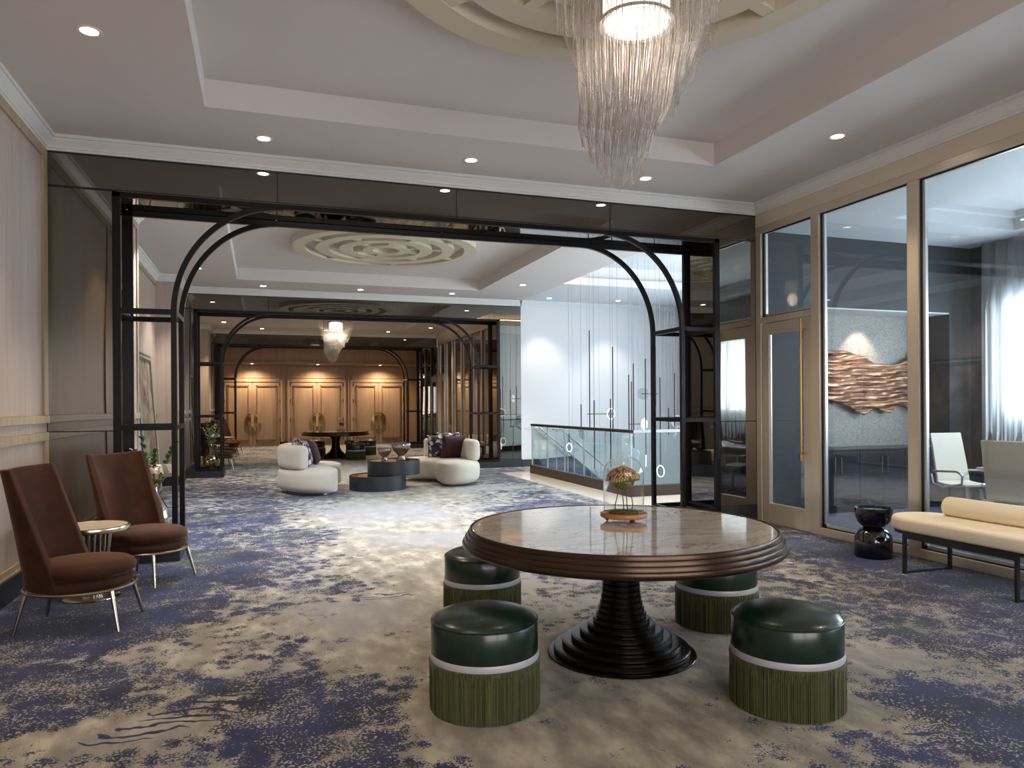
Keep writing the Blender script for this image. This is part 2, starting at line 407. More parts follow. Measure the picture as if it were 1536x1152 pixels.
struct('wall_back', M().box(XL-.1,XR+.1,-2.7,-2.58,0,.7).box(XL-.1,XR+.1,-2.7,-2.58,2.9,ZC).box(XL-.1,-.6,-2.7,-2.58,.7,2.9).box(4.6,XR+.1,-2.7,-2.58,.7,2.9).box(1.9,2.1,-2.7,-2.58,.7,2.9), WOOD)
for i,(a,b) in enumerate(((-.6,1.9),(2.1,4.6))):
    fr = M(); c = (a+b)/2
    for p,q_,u,v in ((a,a+.06,.7,2.9),(b-.06,b,.7,2.9),(a,b,.7,.76),(a,b,2.84,2.9),(c-.03,c+.03,.7,2.9)): fr.box(p,q_,-2.68,-2.62,u,v)
    struct('window_%d' % (i+11), fr, CHAMP)  # unseen windows, added as openings for the fill light at the back
# room 2 / 3 left walls with shallow bumps
for k, nm in ((1,'wall_left'),(2,'wall_left')):
    o0 = Y1+TH+(k-1)*PER; r = sroot(nm); yb = [o0-.01, o0+2.0, o0+6.55, o0+PER-TH+.02]
    bx(-1.474-.45, -1.474, yb[0], yb[1], 0, ZC).build('wall_panelling', WOOD, r)
    bx(XL-WT, XL, yb[1]-.1, yb[2]+.1, 0, ZC).build('wall_panelling', WOOD, r)
    bx(-1.474-.45, -1.474, yb[2], yb[3], 0, ZC).build('wall_panelling', WOOD, r)
    mb = M()
    mb.box(-1.474,-1.454, yb[0], yb[1], 3.685, ZB+.01); mb.box(-1.474,-1.455,yb[1]-.09,yb[1]+.005,.17,3.69)
    mb.box(-1.474,-1.455,yb[2]-.005,yb[2]+.09,.17,3.69)
    mb.box(XL,XL+.02,yb[1],yb[2],3.685,ZB+.01)
    for z0,z1,t in ((1.315,1.385,.03),(1.16,1.235,.022),(.17,.22,.02)):
        mb.box(XL,XL+t,yb[1],yb[2],z0,z1)
        mb.box(-1.474,-1.474+t,yb[0],yb[1],z0,z1); mb.box(-1.474,-1.474+t,yb[2],yb[3],z0,z1)
    mb.build('panel_moulding', WOODT, r)
    mb = M(); mb.box(XL,XL+.04,yb[1],yb[2]-.03,0,.17); mb.box(-1.474,-1.43,yb[0],yb[1]+.03,0,.17); mb.box(XL,-1.43,yb[2]-.04,yb[2]+.01,0,.17); mb.box(-1.474,-1.43,yb[2],yb[3],0,.17)
    mb.build('baseboard', BLACK, r)
    segs = [((-1.474,yb[0]),(-1.474,yb[1]),(1,0),0,-1),((XL,yb[1]),(XL,yb[2]),(1,0),1,1),((XL,yb[2]),(-1.474,yb[2]),(0,-1),1,-1),
            ((-1.474,yb[2]),(-1.474,Y1+k*PER),(1,0),-1,1),((-1.474,Y1+k*PER),(XR,Y1+k*PER),(0,-1),1,1)]
    if k == 2: segs.append(((XR,Y2+TH),(XR,Y3),(-1,0),0,1))
    crowns('trim_%d' % (k+1), segs)
    struct('trim_%d' % (k+5), bx(-1.474, 5.79, Y1+(k-1)*PER+TH, Y1+(k-1)*PER+TH+.06, ZB, ZC), TRIMP)
crowns('trim_1', [((XL,-2.6),(XL,Y1),(1,0),0,1),((XL,Y1),(XR,Y1),(0,-1),1,1),((XR,Y1),(XR,-2.6),(-1,0),1,0)])

# ------------------------------------------------------------------ mirrored partitions with arches
OX0, OX1, OZ = -1.27, 5.25, 3.45
def partition(yf, idx, xl, xr):
    yb = yf+TH; e = .012; g = .005
    seams = [xl, .167, 1.99, 3.806, xr]
    r = struct('wall_beam', bx(xl, xr, yf+e, yb-e, OZ+e, ZC), SEAM)
    for a, b in zip(seams, seams[1:]):
        for y0, y1 in ((yf, yf+e), (yb-e, yb)):
            bx(a+g, b-g, y0, y1, OZ+g+.012, ZB-.008).build('mirror_panel', MIRR, r)
    for a, b in ((OX0,.167),(.167,1.99),(1.99,3.806),(3.806,OX1)):
        bx(a+g, b-g, yf+e, yb-e, OZ, OZ+e).build('mirror_panel', MIRR, r)
    bx(xl, xr, yf-.006, yf, ZB-.014, ZB).build('top_bead', SEAM, r)
    for a, b, nm in ((xl, OX0, 'wall_left_pier'), (OX1, xr, 'wall_right_pier')):
        r = struct(nm, bx(a-.05 if a < 0 else a+e, b-e if a < 0 else b+.005, yf+e, yb-e, 0, OZ+e), SEAM)
        if b-a > .15:
            for z0, z1 in ((.2, 1.235), (1.235, OZ)):
                bx(a+g*2, b-g, yf, yf+e, z0+g, z1-g).build('mirror_panel', MIRR, r)
                bx(a+g*2, b-g, yb-e, yb, z0+g, z1-g).build('mirror_panel', MIRR, r)
            bx(a, b, yf-.012, yb+.012, 0, .2).build('baseboard', BLACK, r)
        x0, x1 = (OX0-e, OX0) if a < 0 else (OX1, OX1+e)
        for z0, z1 in ((.2,1.235),(1.235,OZ)): bx(x0, x1, yf+e, yb-e, z0+g, z1-g).build('mirror_panel', MIRR, r)
partition(Y1, 1, XL, XR); partition(Y2, 2, -1.474, XR); partition(Y3, 3, -1.474, XR)

def arch_frame(y0, label):
    t = thing('arched_metal_frame', label, 'archway frame', (MX, y0, 0), 0, 'black arched frames along the corridor')
    X0, X1 = OX0-MX, OX1-MX; w = .05; D = TH; F = -.012
    for sgn in (-1, 1):
        xo = X0 if sgn < 0 else X1; xi = xo - sgn*.52
        for yy in (F, D-w+.012):
            a, b = sorted((xo, xo-sgn*w)); bx(a-(.02 if sgn<0 else 0), b+(.02 if sgn>0 else 0), yy, yy+w, .13, OZ-.002).build('post', METAL, t, bevel=.004)
            a, b = sorted((xi, xi+sgn*w)); bx(a, b, yy, yy+w, .13, 2.36).build('post', METAL, t, bevel=.004)
            for z0, z1 in ((2.325,2.375),(1.235,1.285),(.13,.18)):
                a, b = sorted((xo-sgn*w, xi+sgn*w)); bx(a, b, yy+.003, yy+w-.003, z0, z1).build('shelf_rail', METAL, t)
            # quarter arch
            rings = []; n = 28; RX, RZ = 1.0, 1.075
            cx = (xi+sgn*w/2) - sgn*RX
            for i in range(n+1):
                an = pi/2*i/n
                px = cx + sgn*RX*cos(an); pz = 2.34 + RZ*sin(an)
                nx, nz = sgn*cos(an)/RX, sin(an)/RZ; L = sqrt(nx*nx+nz*nz); nx /= L; nz /= L; h = .025
                rings.append([(px-nx*h, yy+.002, pz-nz*h), (px+nx*h, yy+.002, pz+nz*h), (px+nx*h, yy+w-.002, pz+nz*h), (px-nx*h, yy+w-.002, pz-nz*h)])
            M().sweep(rings).build('arch', METAL, t, smooth=True)
        for z0, z1 in ((2.325,2.375),(1.235,1.285),(.13,.18)):
            for xx in (xo-sgn*w if sgn>0 else xo, xi if sgn>0 else xi-w):
                bx(xx, xx+w, w+F, D-w+.012, z0+.002, z1-.002).build('side_rail', METAL, t)
        a, b = sorted((xo+sgn*.0, xi-sgn*.02)); bx(a, b, -.04, D+.04, 0, .13).build('plinth', NAVYB, t, bevel=.004)
    for yy, z0 in ((F, OZ-.05), (D-w+.012, OZ-.06)):
        bx(X0-.02, X1+.02, yy, yy+w, z0, OZ-.001).build('header_rail', METAL, t, bevel=.004)
    return t
AF = arch_frame(Y1, 'nearest large black metal frame with curved arch corners, behind the two brown chairs')
dup(AF, 'middle black metal arch frame, opening from the bright sofa area into the far table area', (MX, Y2, 0))
dup(AF, 'farthest black metal arch frame, directly in front of the wooden double doors', (MX, Y3, 0))

# ------------------------------------------------------------------ end wall with doors
EW = 28.3; SF = 27.55
r = sroot('wall_end')
bx(-1.9, 6.0, EW, EW+.15, 0, ZC).build('wall_panelling', WOODD, r)
bx(-1.9, 6.0, SF, SF+.1, 3.0, ZC).build('upper_panelling', WOODD, r)
bx(-1.9, 6.0, SF+.02, EW, 2.99, 3.03).build('soffit', WOODD, r)
mb = M()
for a, b in ((-1.5,.55),(.95,3.1),(3.5,5.6)):
    for (x0,x1,z0,z1) in ((a,b,3.10,3.13),(a,b,3.78,3.81),(a,a+.03,3.1,3.81),(b-.03,b,3.1,3.81)): mb.box(x0,x1,SF-.02,SF,z0,z1)
    for (x0,x1,z0,z1) in ((a,b,2.50,2.53),(a,b,2.9,2.93),(a,a+.03,2.5,2.93),(b-.03,b,2.5,2.93)): mb.box(x0,x1,EW-.02,EW,z0,z1)
mb.box(-1.5,5.8,SF-.03,SF,3.0,3.06)
for xc in (.80, 3.15):
    for dx in (-.16, 0, .16): mb.box(xc+dx-.02, xc+dx+.02, EW-.05, EW, .17, 2.98)
    mb.box(xc-.02, xc+.02, SF-.03, SF, 3.05, ZC)
mb.build('wall_moulding', WOODD, r, bevel=.006)
mb = M()
for a, b in ((.66,.98),(2.98,3.32)): mb.box(a,b,EW-.07,EW,0,.15)
mb.build('baseboard', BLACK, r)
struct('wall_side', bx(XR, XR+.12, Y3+TH-.05, EW+.1, 0, ZC), WOODD)
struct('wall_side', bx(-1.6, -1.474, Y3+TH-.05, EW+.1, 0, ZC), WOODD)
def double_door(xc, n):
    t = sroot('door_%d' % n); t.location = (xc, EW, 0)
    mb = M(); W = .96; H = 2.35
    for a, b, z0, z1 in ((-W-.1,-W,0,H+.1),(W,W+.1,0,H+.1),(-W,W,H,H+.1)): mb.box(a,b,-.07,0,z0,z1)
    mb.build('door_frame', WOODD, t, bevel=.012)
    for s in (-1, 1):
        leaf = bx(s*.008 if s>0 else -W+.005, W-.005 if s>0 else -.008, -.045, -.002, .01, H-.01).build('door_leaf', WOODD, t, bevel=.004)
        mb = M()
        a, b = (.12, W-.12) if s > 0 else (-W+.12, -.12)
        for x0,x1,z0,z1 in ((a,b,.22,.26),(a,b,H-.16,H-.12),(a,a+.04,.22,H-.12),(b-.04,b,.22,H-.12)): mb.box(x0,x1,-.078,-.045,z0,z1)
        mb.build('panel_bead', WOODB, leaf)
        # crescent handle: half disc arc
        rings = []; 
        for i in range(25):
            an = pi/2 + s*(-pi)*i/24
            t_ = sin(pi*i/24)
            ro, ri = .25, .25-.025-.06*t_
            c, d = cos(an), sin(an)
            rings.append([(s*.02+ro*c, -.105, .95+ro*d), (s*.02+ri*c, -.115, .95+ri*d), (s*.02+ri*c, -.09, .95+ri*d), (s*.02+ro*c, -.075, .95+ro*d)])
        hnd = M().sweep(rings)
        hnd.box(*(sorted((s*.005,s*.04))+[-.115,-.08,.70,1.20])); 
        hnd.box(*(sorted((s*.02,s*.035))+[-.09,-.04,.72,.76])); hnd.box(*(sorted((s*.02,s*.035))+[-.09,-.04,1.14,1.18]))
        hnd.build('crescent_handle', BRASS, leaf, smooth=True)
        bz = M()
        for z in (.2,.9,1.6,2.2): bz.box(*(sorted((s*W,s*(W-.02)))+[-.08,-.045,z,z+.12]))
        bz.build('hinge', SEAM, leaf)
for i, xc in enumerate((-.29, 1.985, 4.27)): double_door(xc, i+1)

# ------------------------------------------------------------------ glazed wall on the right
GT = 3.53
def glazed(yend, mull, doory, zs=0, hw=True, n0=1):
    """yend: Y of the corner; mull: list of (y0,y1) mullions; doory: (y0,y1) bay with door"""
    r = sroot('window_%d' % n0)
    ys = sorted([m for m in mull], key=lambda a: -a[0])
    ymin = ys[-1][0]
    fr = M()
    for a, b in mull: fr.box(XR, XR+.1, a, b, 0, GT)
    fr.box(XR-.001, XR+.101, ymin, yend, GT, GT+.087)
    bays = [(ys[i+1][1], ys[i][0]) for i in range(len(ys)-1)]
    for a, b in bays:
        if abs((a+b)/2-(doory[0]+doory[1])/2) > .1: fr.box(XR, XR+.1, a, b, 0, .085)
    fr.build('window_frame', CHAMP, r, bevel=.004)
    al = M(); gk = M(); gl = []
    for a, b in bays:
        door = abs((a+b)/2-(doory[0]+doory[1])/2) < .1
        z0 = 2.50 if door else .085
        c, d = a, b
        for (p, q_, u, v) in ((c, c+.012, z0, GT),(d-.012, d, z0, GT),(c, d, z0, z0+.012),(c, d, GT-.012, GT)): gk.box(XR+.03, XR+.045, p, q_, u, v)
        for (p, q_, u, v) in ((c+.012, c+.045, z0+.012, GT-.012),(d-.045, d-.012, z0+.012, GT-.012),(c+.012, d-.012, z0+.012, z0+.04)): al.box(XR+.045, XR+.075, p, q_, u, v)
        bx(XR+.055, XR+.063, c+.01, d-.01, z0+.01, GT-.01).build('glass_pane', GLASS, r)
    gk.build('gasket', GASK, r); al.build('glazing_bead', ALU, r)
    if hw: struct('wall_header', bx(XR, XR+.25, ymin-.01, yend, GT+.087, ZC), HEADP)
    # door
    a, b = doory; t = sroot('door_%d' % (3+n0)); t.location = (0,0,0)
    fr = M(); fr.box(XR, XR+.1, a, b, 2.425, 2.50); fr.build('door_frame', CHAMP, t, bevel=.003)
    lf_ = M(); s = .13
    for p,q_,u,v in ((a+.008,a+s,.01,2.42),(b-s,b-.008,.01,2.42),(a+s,b-s,.01,.25),(a+s,b-s,2.28,2.42)): lf_.box(XR+.01, XR+.06, p, q_, u, v)
    L = lf_.build('door_leaf', CHAMP, t, bevel=.003)
    bx(XR+.032, XR+.04, a+s, b-s, .25, 2.28).build('door_glass', GLASS, L)
    fb = M(); fb.box(XR+.028, XR+.031, b-s-.014, b-s, .25, 2.28); fb.build('glazing_bead', ALU, L)
    h = M(); hy = a+.10; h.tube([(XR-.055,hy,.80),(XR-.055,hy,2.40)], .013, 12)
    for z in (.89, 2.28): h.tube([(XR-.055,hy,z),(XR+.012,hy,z)], .008, 10)
    h.tube([(XR-.055,hy-.06,.89),(XR-.055,hy+.06,.89)], .011, 10)
    h.build('pull_bar', BRASS, L, smooth=True)
glazed(Y1, [(7.496,Y1),(6.511,6.634),(5.228,5.347),(3.95,4.07),(2.7,2.8),(1.45,1.55),(.2,.3),(-1.1,-1.0),(-2.6,-2.5)], (6.634,7.496))
o3 = 2*PER
glazed(Y3, [(7.45+o3,Y3),(6.511+o3,6.61+o3),(5.5+o3,5.6+o3),(4.4+o3,4.5+o3),(3.3+o3,3.4+o3),(2.2+o3,2.3+o3),(1.1+o3,1.2+o3),(Y2+TH,Y2+TH+.08)], (6.61+o3,7.45+o3), n0=2)

# ------------------------------------------------------------------ meeting room behind the glass
MZ = 3.62; MYW = 7.70; MXW = 9.50
struct('ceiling', (M().box(XR+.25,7.07,-2.6,MYW,MZ,MZ+.1).box(9.02,MXW+.2,-2.6,MYW,MZ,MZ+.1).box(7.07,9.02,6.70,MYW,MZ,MZ+.1).box(7.07,9.02,-2.6,6.70,MZ+.22,MZ+.3)
    .box(7.05,7.07,-2.6,6.72,MZ+.1,MZ+.3).box(9.02,9.04,-2.6,6.72,MZ+.1,MZ+.3).box(7.05,9.04,6.7,6.72,MZ+.1,MZ+.3)), PAINTW)
crm = M()
for dx in (0,): 
    crm.box(7.07,9.02,6.62,6.70,MZ+.15,MZ+.22); crm.box(8.94,9.02,-2.6,6.62,MZ+.15,MZ+.22); crm.box(7.07,7.15,-2.6,6.62,MZ+.15,MZ+.22)
struct('trim_9', crm, PAINTW)
CARP2 = mat('lilac_grey_carpet', srgb(112,112,134), .95); q = N(CARP2)
bt = q.n('ShaderNodeTexWave'); bt.inputs['Scale'].default_value = 7; bt.inputs['Distortion'].default_value = 1.5; q.l(q.coord(), bt.inputs['Vector'])
q.l(q.ramp(bt.outputs['Fac'], [(.2,srgb(84,84,108)),(.8,srgb(134,134,152))]), q.b.inputs['Base Color'])
struct('floor', bx(XR+.0, MXW+.2, -2.6, MYW+.6, -.1, .004), CARP2)
NX0, NX1, NZ0, NZ1, NYB = 6.72, 9.10, 0, 2.70, 8.18
struct('wall_meeting_left', bx(XR+.1, NX0, MYW, MYW+.5, 0, ZC), DSLATE); struct('wall_meeting_right', bx(NX1, MXW+.2, MYW, MYW+.5, 0, ZC), DSLATE)
struct('wall_meeting_top', bx(NX0, NX1, MYW, MYW+.5, NZ1, ZC), DSLATE)
WPAP = mat('damask_wallpaper', srgb(160,160,158), .6); q = N(WPAP)
nv = q.noise(q.coord((1,1,1)), 5, 2, .5, 2.5); rg = q.math('FRACT', q.math('MULTIPLY', nv, 9)); sp = q.noise(q.coord(), 120, 2)
q.l(q.mix(q.ramp(sp, [(.42,(0,0,0,1)),(.55,(1,1,1,1))]), q.ramp(rg, [(.3,srgb(116,116,114)),(.7,srgb(168,166,160))]), srgb(176,174,168)), q.b.inputs['Base Color'])
struct('wall_niche', bx(NX0, NX1, NYB, NYB+.04, 0, NZ1), WPAP)
struct('trim_12', bx(NX0+.001, NX1-.001, MYW+.002, NYB, NZ1-.02, NZ1-.001), PAINTW)
struct('wall_window', (M().box(MXW,MXW+.2,7.15,MYW+.5,0,ZC).box(MXW,MXW+.2,-2.6,7.15,0,1.28).box(MXW,MXW+.2,-2.6,7.15,2.82,ZC)
    .box(MXW,MXW+.2,5.0,5.4,1.28,2.82).box(MXW,MXW+.2,2.6,3.0,1.28,2.82).box(MXW,MXW+.2,.2,.6,1.28,2.82).box(MXW,MXW+.2,-2.6,-1.8,1.28,2.82)), DSLATE)
struct('wall_back', bx(XR, MXW+.2, -2.72, -2.6, 0, ZC), DSLATE)
for i,(a,b) in enumerate(((5.4,7.15),(3.0,5.0),(.6,2.6),(-1.8,.2))):
    fr = M(); c = (a+b)/2
    for p,q_,u,v in ((a,a+.06,1.28,2.82),(b-.06,b,1.28,2.82),(a,b,1.28,1.34),(a,b,2.76,2.82),(c-.03,c+.03,1.28,2.82),(a,b,2.4,2.43)): fr.box(MXW+.05,MXW+.11,p,q_,u,v)
    wn = struct('window_%d' % (i+3), fr, PAINTW)
    bx(MXW+.075, MXW+.082, a+.05, b-.05, 1.33, 2.77).build('window_glass', GLASS, wn)
# sheer curtain
SHEER = bpy.data.materials.new('sheer_voile'); SHEER.use_nodes = True; q = N(SHEER); q.t.nodes.remove(q.b)
tl = q.n('ShaderNodeBsdfTranslucent'); tl.inputs[0].default_value = (.85,.87,.9,1); df = q.n('ShaderNodeBsdfDiffuse'); df.inputs[0].default_value = (.75,.77,.8,1)
tp = q.n('ShaderNodeBsdfTransparent'); m1 = q.n('ShaderNodeMixShader'); m1.inputs[0].default_value = .45; m2 = q.n('ShaderNodeMixShader'); m2.inputs[0].default_value = .45
q.l(tl.outputs[0], m1.inputs[1]); q.l(df.outputs[0], m1.inputs[2]); q.l(m1.outputs[0], m2.inputs[1]); q.l(tp.outputs[0], m2.inputs[2]); q.l(m2.outputs[0], q.t.nodes['Material Output'].inputs[0])
mb = M(); top = []; bot = []; n = 420
for i in range(n+1):
    y = 7.42 - i*(9.8/n); xo = .035*sin(y*34+sin(y*5)*1.5)+.015*sin(y*81)
    top.append((MXW-.13+xo*.6, y, MZ-.01)); bot.append((MXW-.14+xo, y, .03))
v = top+bot; f = [(i,i+1,n+2+i,n+1+i) for i in range(n)]
mb.add(v, f); cu = mb.build('sheer_curtain', SHEER, smooth=True, angle=180)
so = cu.modifiers.new('t','SOLIDIFY'); so.thickness = .002
tag(cu, 'long white sheer curtain hanging across the meeting room windows', 'curtain')
# cabinets
t = thing('low_cabinet', 'dark built-in credenza with pull handles under the copper wall art', 'cabinet', (NX0, MYW, 0))
bx(.01, NX1-NX0-.01, .03, NYB-MYW-.01, 0, .81).build('body', DWOOD, t)
bx(.01, NX1-NX0-.01, 0.0, NYB-MYW-.01, .81, .845).build('countertop', DWOOD, t, bevel=.004)
nd = 6; wd = (NX1-NX0-.04)/nd
for i in range(nd):
    dr = bx(.02+i*wd+.003, .02+(i+1)*wd-.003, .012, .03, .1, .80).build('cabinet_door', DWOOD, t, bevel=.003)
    hx = .02+(i+1)*wd-.05 if i%2==0 else .02+i*wd+.05
    M().box(hx-.011,hx+.011,-.03,-.015,.52,.74).box(hx-.006,hx+.006,-.02,.014,.53,.545).box(hx-.006,hx+.006,-.02,.014,.715,.73).build('handle', STEEL, dr)
# copper art
COPP = mat('patinated_copper', srgb(160,106,84), .42, .55); q = N(COPP)
nv = q.noise(q.coord((2,2,11)), 1.6, 5, .6, .6); q.l(q.ramp(nv, [(.3,srgb(62,34,34)),(.5,srgb(158,112,88)),(.68,srgb(222,186,150))]), q.b.inputs['Base Color'])
def outline(x):
    up = 2.10+.05*sin(x*4.1+1.2)+.02*sin(x*9) ; lo = 1.50
    xs = [6.75,7.35,7.62,7.95,8.2,8.42,8.6,8.9,9.08]; zl = [1.52,1.50,1.44,1.28,1.38,1.30,1.42,1.36,1.30]; zu = [2.16,2.16,2.17,2.10,2.00,1.98,2.0,2.14,2.2]
    for i in range(len(xs)-1):
        if xs[i] <= x <= xs[i+1]:
            t_ = (x-xs[i])/(xs[i+1]-xs[i]); return zl[i]+(zl[i+1]-zl[i])*t_, zu[i]+(zu[i+1]-zu[i])*t_
    return zl[-1], zu[-1]
v = []; f = []; nx, nz = 120, 44
for i in range(nx+1):
    x = 6.78+(9.06-6.78)*i/nx; lo, hi = outline(x)
    for j in range(nz+1):
        z = lo+(hi-lo)*j/nz
        y = -.05+.022*sin((z*9+.35*sin(x*2.7)+.15*sin(x*7))*2*pi)+.01*sin(z*130+x*6)
        v.append((x, NYB-.04+y, z))
for i in range(nx):
    for j in range(nz): a = i*(nz+1)+j; f.append((a, a+nz+1, a+nz+2, a+1))
ar = M().add(v, f).build('copper_wall_relief', COPP, smooth=True, angle=180)
so = ar.modifiers.new('t','SOLIDIFY'); so.thickness = .012; so.offset = 0
tag(ar, 'wide rippled copper relief artwork with ragged edge on the meeting room wall', 'artwork')
# tables and chairs of meeting room
t = thing('meeting_table', 'long white topped meeting table behind the glass', 'table', (7.95, 4.2, 0))
bx(-.55,.55,-1.75,1.75,.715,.74).build('tabletop', STONEW, t, bevel=.01)
for yy in (-1.1, 1.1): bx(-.3,.3,yy-.05,yy+.05,.012,.715).build('leg', DWOOD, t); 
def mchair():
    t = thing('office_chair', 'pale leather office chair at the far head of the white meeting table', 'chair', (7.93,6.48,0), R(172), 'pale meeting chairs')
    # local: faces +Y, back at -Y
    prof = []
    for i in range(25):
        s = i/24
        if s < .45: y, z = .23-.46*(s/.45), .47-.02*sin(pi*s/.45)
        else: u = (s-.45)/.55; y, z = -.23-.13*u**1.1, .47+.60*u
        prof.append((y, z))
    rings = []
    for i,(y,z) in enumerate(prof):
        a = prof[max(i-1,0)]; b = prof[min(i+1,24)]; ty, tz = b[0]-a[0], b[1]-a[1]; L = sqrt(ty*ty+tz*tz); ny, nz_ = -tz/L, ty/L
        w_ = .235-.02*(i/24); h = .03
        if ny < 0 and i > 12: ny, nz_ = -ny, -nz_
        if i <= 12 and nz_ < 0: ny, nz_ = -ny, -nz_
        rings.append([(-w_,y,z),(w_,y,z),(w_,y+ny*h,z+nz_*h),(-w_,y+ny*h,z+nz_*h)])
    M().sweep(rings).build('seat_shell', CUSHW, t, bevel=.008)
    for s in (-1,1):
        M().tube([(s*.25,-.25,.62),(s*.25,.12,.64),(s*.25,.2,.60),(s*.25,.19,.50),(s*.25,-.1,.44),(s*.25,-.25,.47),(s*.25,-.28,.58)], .014, 8).build('armrest', ALU, t, smooth=True)
    M().tube([(0,0,.44),(0,0,.10)], .03, 12).build('column', ALU, t, smooth=True)
    b = M()
    for k in range(5):
        a = 2*pi*k/5+.3; b.tube([(0,0,.11),(.30*cos(a),.30*sin(a),.065)], [.025,.014], 8)
    b.build('star_base', ALU, t, smooth=True)
    for k in range(5):
        a = 2*pi*k/5+.3; M().ball((.30*cos(a),.30*sin(a),.034), .03, 10, 6).build('caster', SEAM, t, smooth=True)
    return t
mc = mchair(); gm_ = 'pale meeting chairs'
dup(mc, 'pale leather office chair seen from behind at right edge, beyond the cream bench', (7.12,5.22,0), R(-78), gm_)
dup(mc, 'pale office chair on the near side of the meeting table, outside the picture edge', (7.15,3.9,0), R(-92), gm_)
dup(mc, 'pale office chair on the window side of the meeting table, near its middle', (8.85,4.6,0), R(88), gm_)
# driftwood bowl
bw = M()
rings = []
for i in range(21):
    u = i/20; x = -.32+.64*u; w_ = .13*sin(pi*u)**.6+.004; zz = .10*(2*u-1)**2*(1.2 if u>.5 else .6)
    rings.append([(x, w_*cos(a), zz+.02+.05*sin(a) if sin(a)<0 else zz+.02-.015*sin(a)) for a in [2*pi*k/12 for k in range(12)]])
bo = bw.sweep(rings).build('driftwood_bowl', wood('driftwood', srgb(150,100,60), srgb(110,70,40)), smooth=True)
bo.location = (7.9,4.4,.778); bo.rotation_euler = (0,0,1.2)
tag(bo, 'long driftwood bowl on the white meeting table', 'bowl')
# tall panel-shaped room behind room-3 glass
r = sroot('wall_side_room')
bx(9.3, 9.4, Y2+TH, Y3+.1, 0, ZC).build('wall_board', WOODD, r); bx(XR+.1,9.4,Y3,Y3+.1,0,ZC).build('wall_board', WOODD, r)
struct('ceiling', bx(XR+.25, 9.4, Y2+TH, Y3, MZ, MZ+.1), PAINT)
struct('floor', bx(XR, 9.4, Y2+TH+.0, Y3, -.1, .003), CARP2)
bx(XR+.1, 9.4, Y2+TH-.02, Y2+TH+.02, 0, ZC).build('wall_board', WOODD, r)

# ------------------------------------------------------------------ stair hall on the right of room 2
SX = 10.0
struct('wall_stair_far', bx(XR-.004, SX, Y2, Y2+.15, -3.2, 4.6), PAINTW)
struct('wall_stair_near', bx(XR+.1, SX, Y1+TH-.07, Y1+TH, 0, 4.6), PAINTW)
mb = M(); mb.box(SX, SX+.15, Y1+TH-.1, Y2+.15, -3.2, .5); mb.box(SX, SX+.15, Y1+TH-.1, Y2+.15, 3.5, 4.6)
for a, b in ((8.2,8.7),(11.1,11.4),(13.6,13.9),(15.7,16.4)): mb.box(SX, SX+.15, a, b, .5, 3.5)
struct('wall_stair_window', mb, PAINTW)
for i,(a,b) in enumerate(((8.7,11.1),(11.4,13.6),(13.9,15.7))):
    fr = M()
    for p,q_,u,v in ((a,a+.05,.5,3.5),(b-.05,b,.5,3.5),(a,b,.5,.55),(a,b,3.45,3.5)): fr.box(SX+.03,SX+.09,p,q_,u,v)
    wn = struct('window_%d' % (i+7), fr, ALU); bx(SX+.05,SX+.058,a+.04,b-.04,.54,3.46).build('window_glass', GLASS, wn)
struct('baseboard_stair', bx(XR, 6.24, Y2-.03, Y2-.002, 0, .17), NAVYB)
# lower ceiling ring and raised recess
CX0, CY0, CY1_, CX1 = 5.80, 8.75, 14.2, 9.6
CXR, CYR0, CYR1 = 5.80, 8.9, 13.6
mb = M()
mb.box(5.80, SX+.1, Y1+TH+.001, 11.0, ZC, 4.05); mb.box(5.80, SX+.1, 13.7, Y2, ZC, 4.05); mb.box(9.6, SX+.1, 11.0, 13.7, ZC, 4.05)
mb.box(5.70, SX+.1, 10.9, 13.8, 4.30, 4.4)
struct('ceiling', mb, PAINTW)
mb = M(); mb.box(5.72,5.78,10.9,13.8,4.21,4.30); mb.box(5.74,9.8,10.85,10.9,4.05,4.32); mb.box(5.74,9.8,13.8,13.86,4.05,4.32); mb.box(9.7,9.75,10.9,13.8,4.05,4.32)
struct('trim_10', mb, PAINTW)
cr = M(); crown_seg(cr, (5.8,Y2), (SX,Y2), (0,-1)); struct('trim_11', cr, PAINTW)
COVE = emit('cove_light_strip', (1,.60,.28,1), 7)
cs = M(); cs.box(5.805,5.83,11.02,13.68,4.06,4.085); cs.box(5.85,9.5,10.95,10.98,4.06,4.085)
tag(cs.build('cove_light', COVE), 'glowing warm cove light line around the ceiling recess above the stair', 'light')
# lower level and stair flight
LWC = mat('blue_stair_carpet', srgb(44,66,104), .9); q = N(LWC)
q.l(q.ramp(q.noise(q.coord(), 3, 5), [(.4,srgb(34,54,92)),(.65,srgb(70,96,130))]), q.b.inputs['Base Color'])
struct('floor', bx(4.0, SX+.1, 8.3, Y2+.1, -3.3, -3.2), LWC)
struct('wall_stair_side', (M().box(5.40,5.56,10.2,15.0,-3.2,-.2).box(5.4,SX,10.14,10.30,-3.2,-.2)), PAINTW)
st = M(); nstep = 18; dx_ = .21; dz_ = .165
for i in range(nstep):
    x0 = 6.2+i*dx_; st.box(x0, x0+dx_+.02, 14.75, Y2-.01, -(i+1)*dz_-.3, -(i+1)*dz_)
t = thing('staircase', 'blue carpeted stair with steel handrails going down behind the glass balustrade', 'stairs', (6.1,14.78,0))
st.xf(Matrix.Translation((-6.1,-14.78,0))).build('stair_flight', LWC, t)
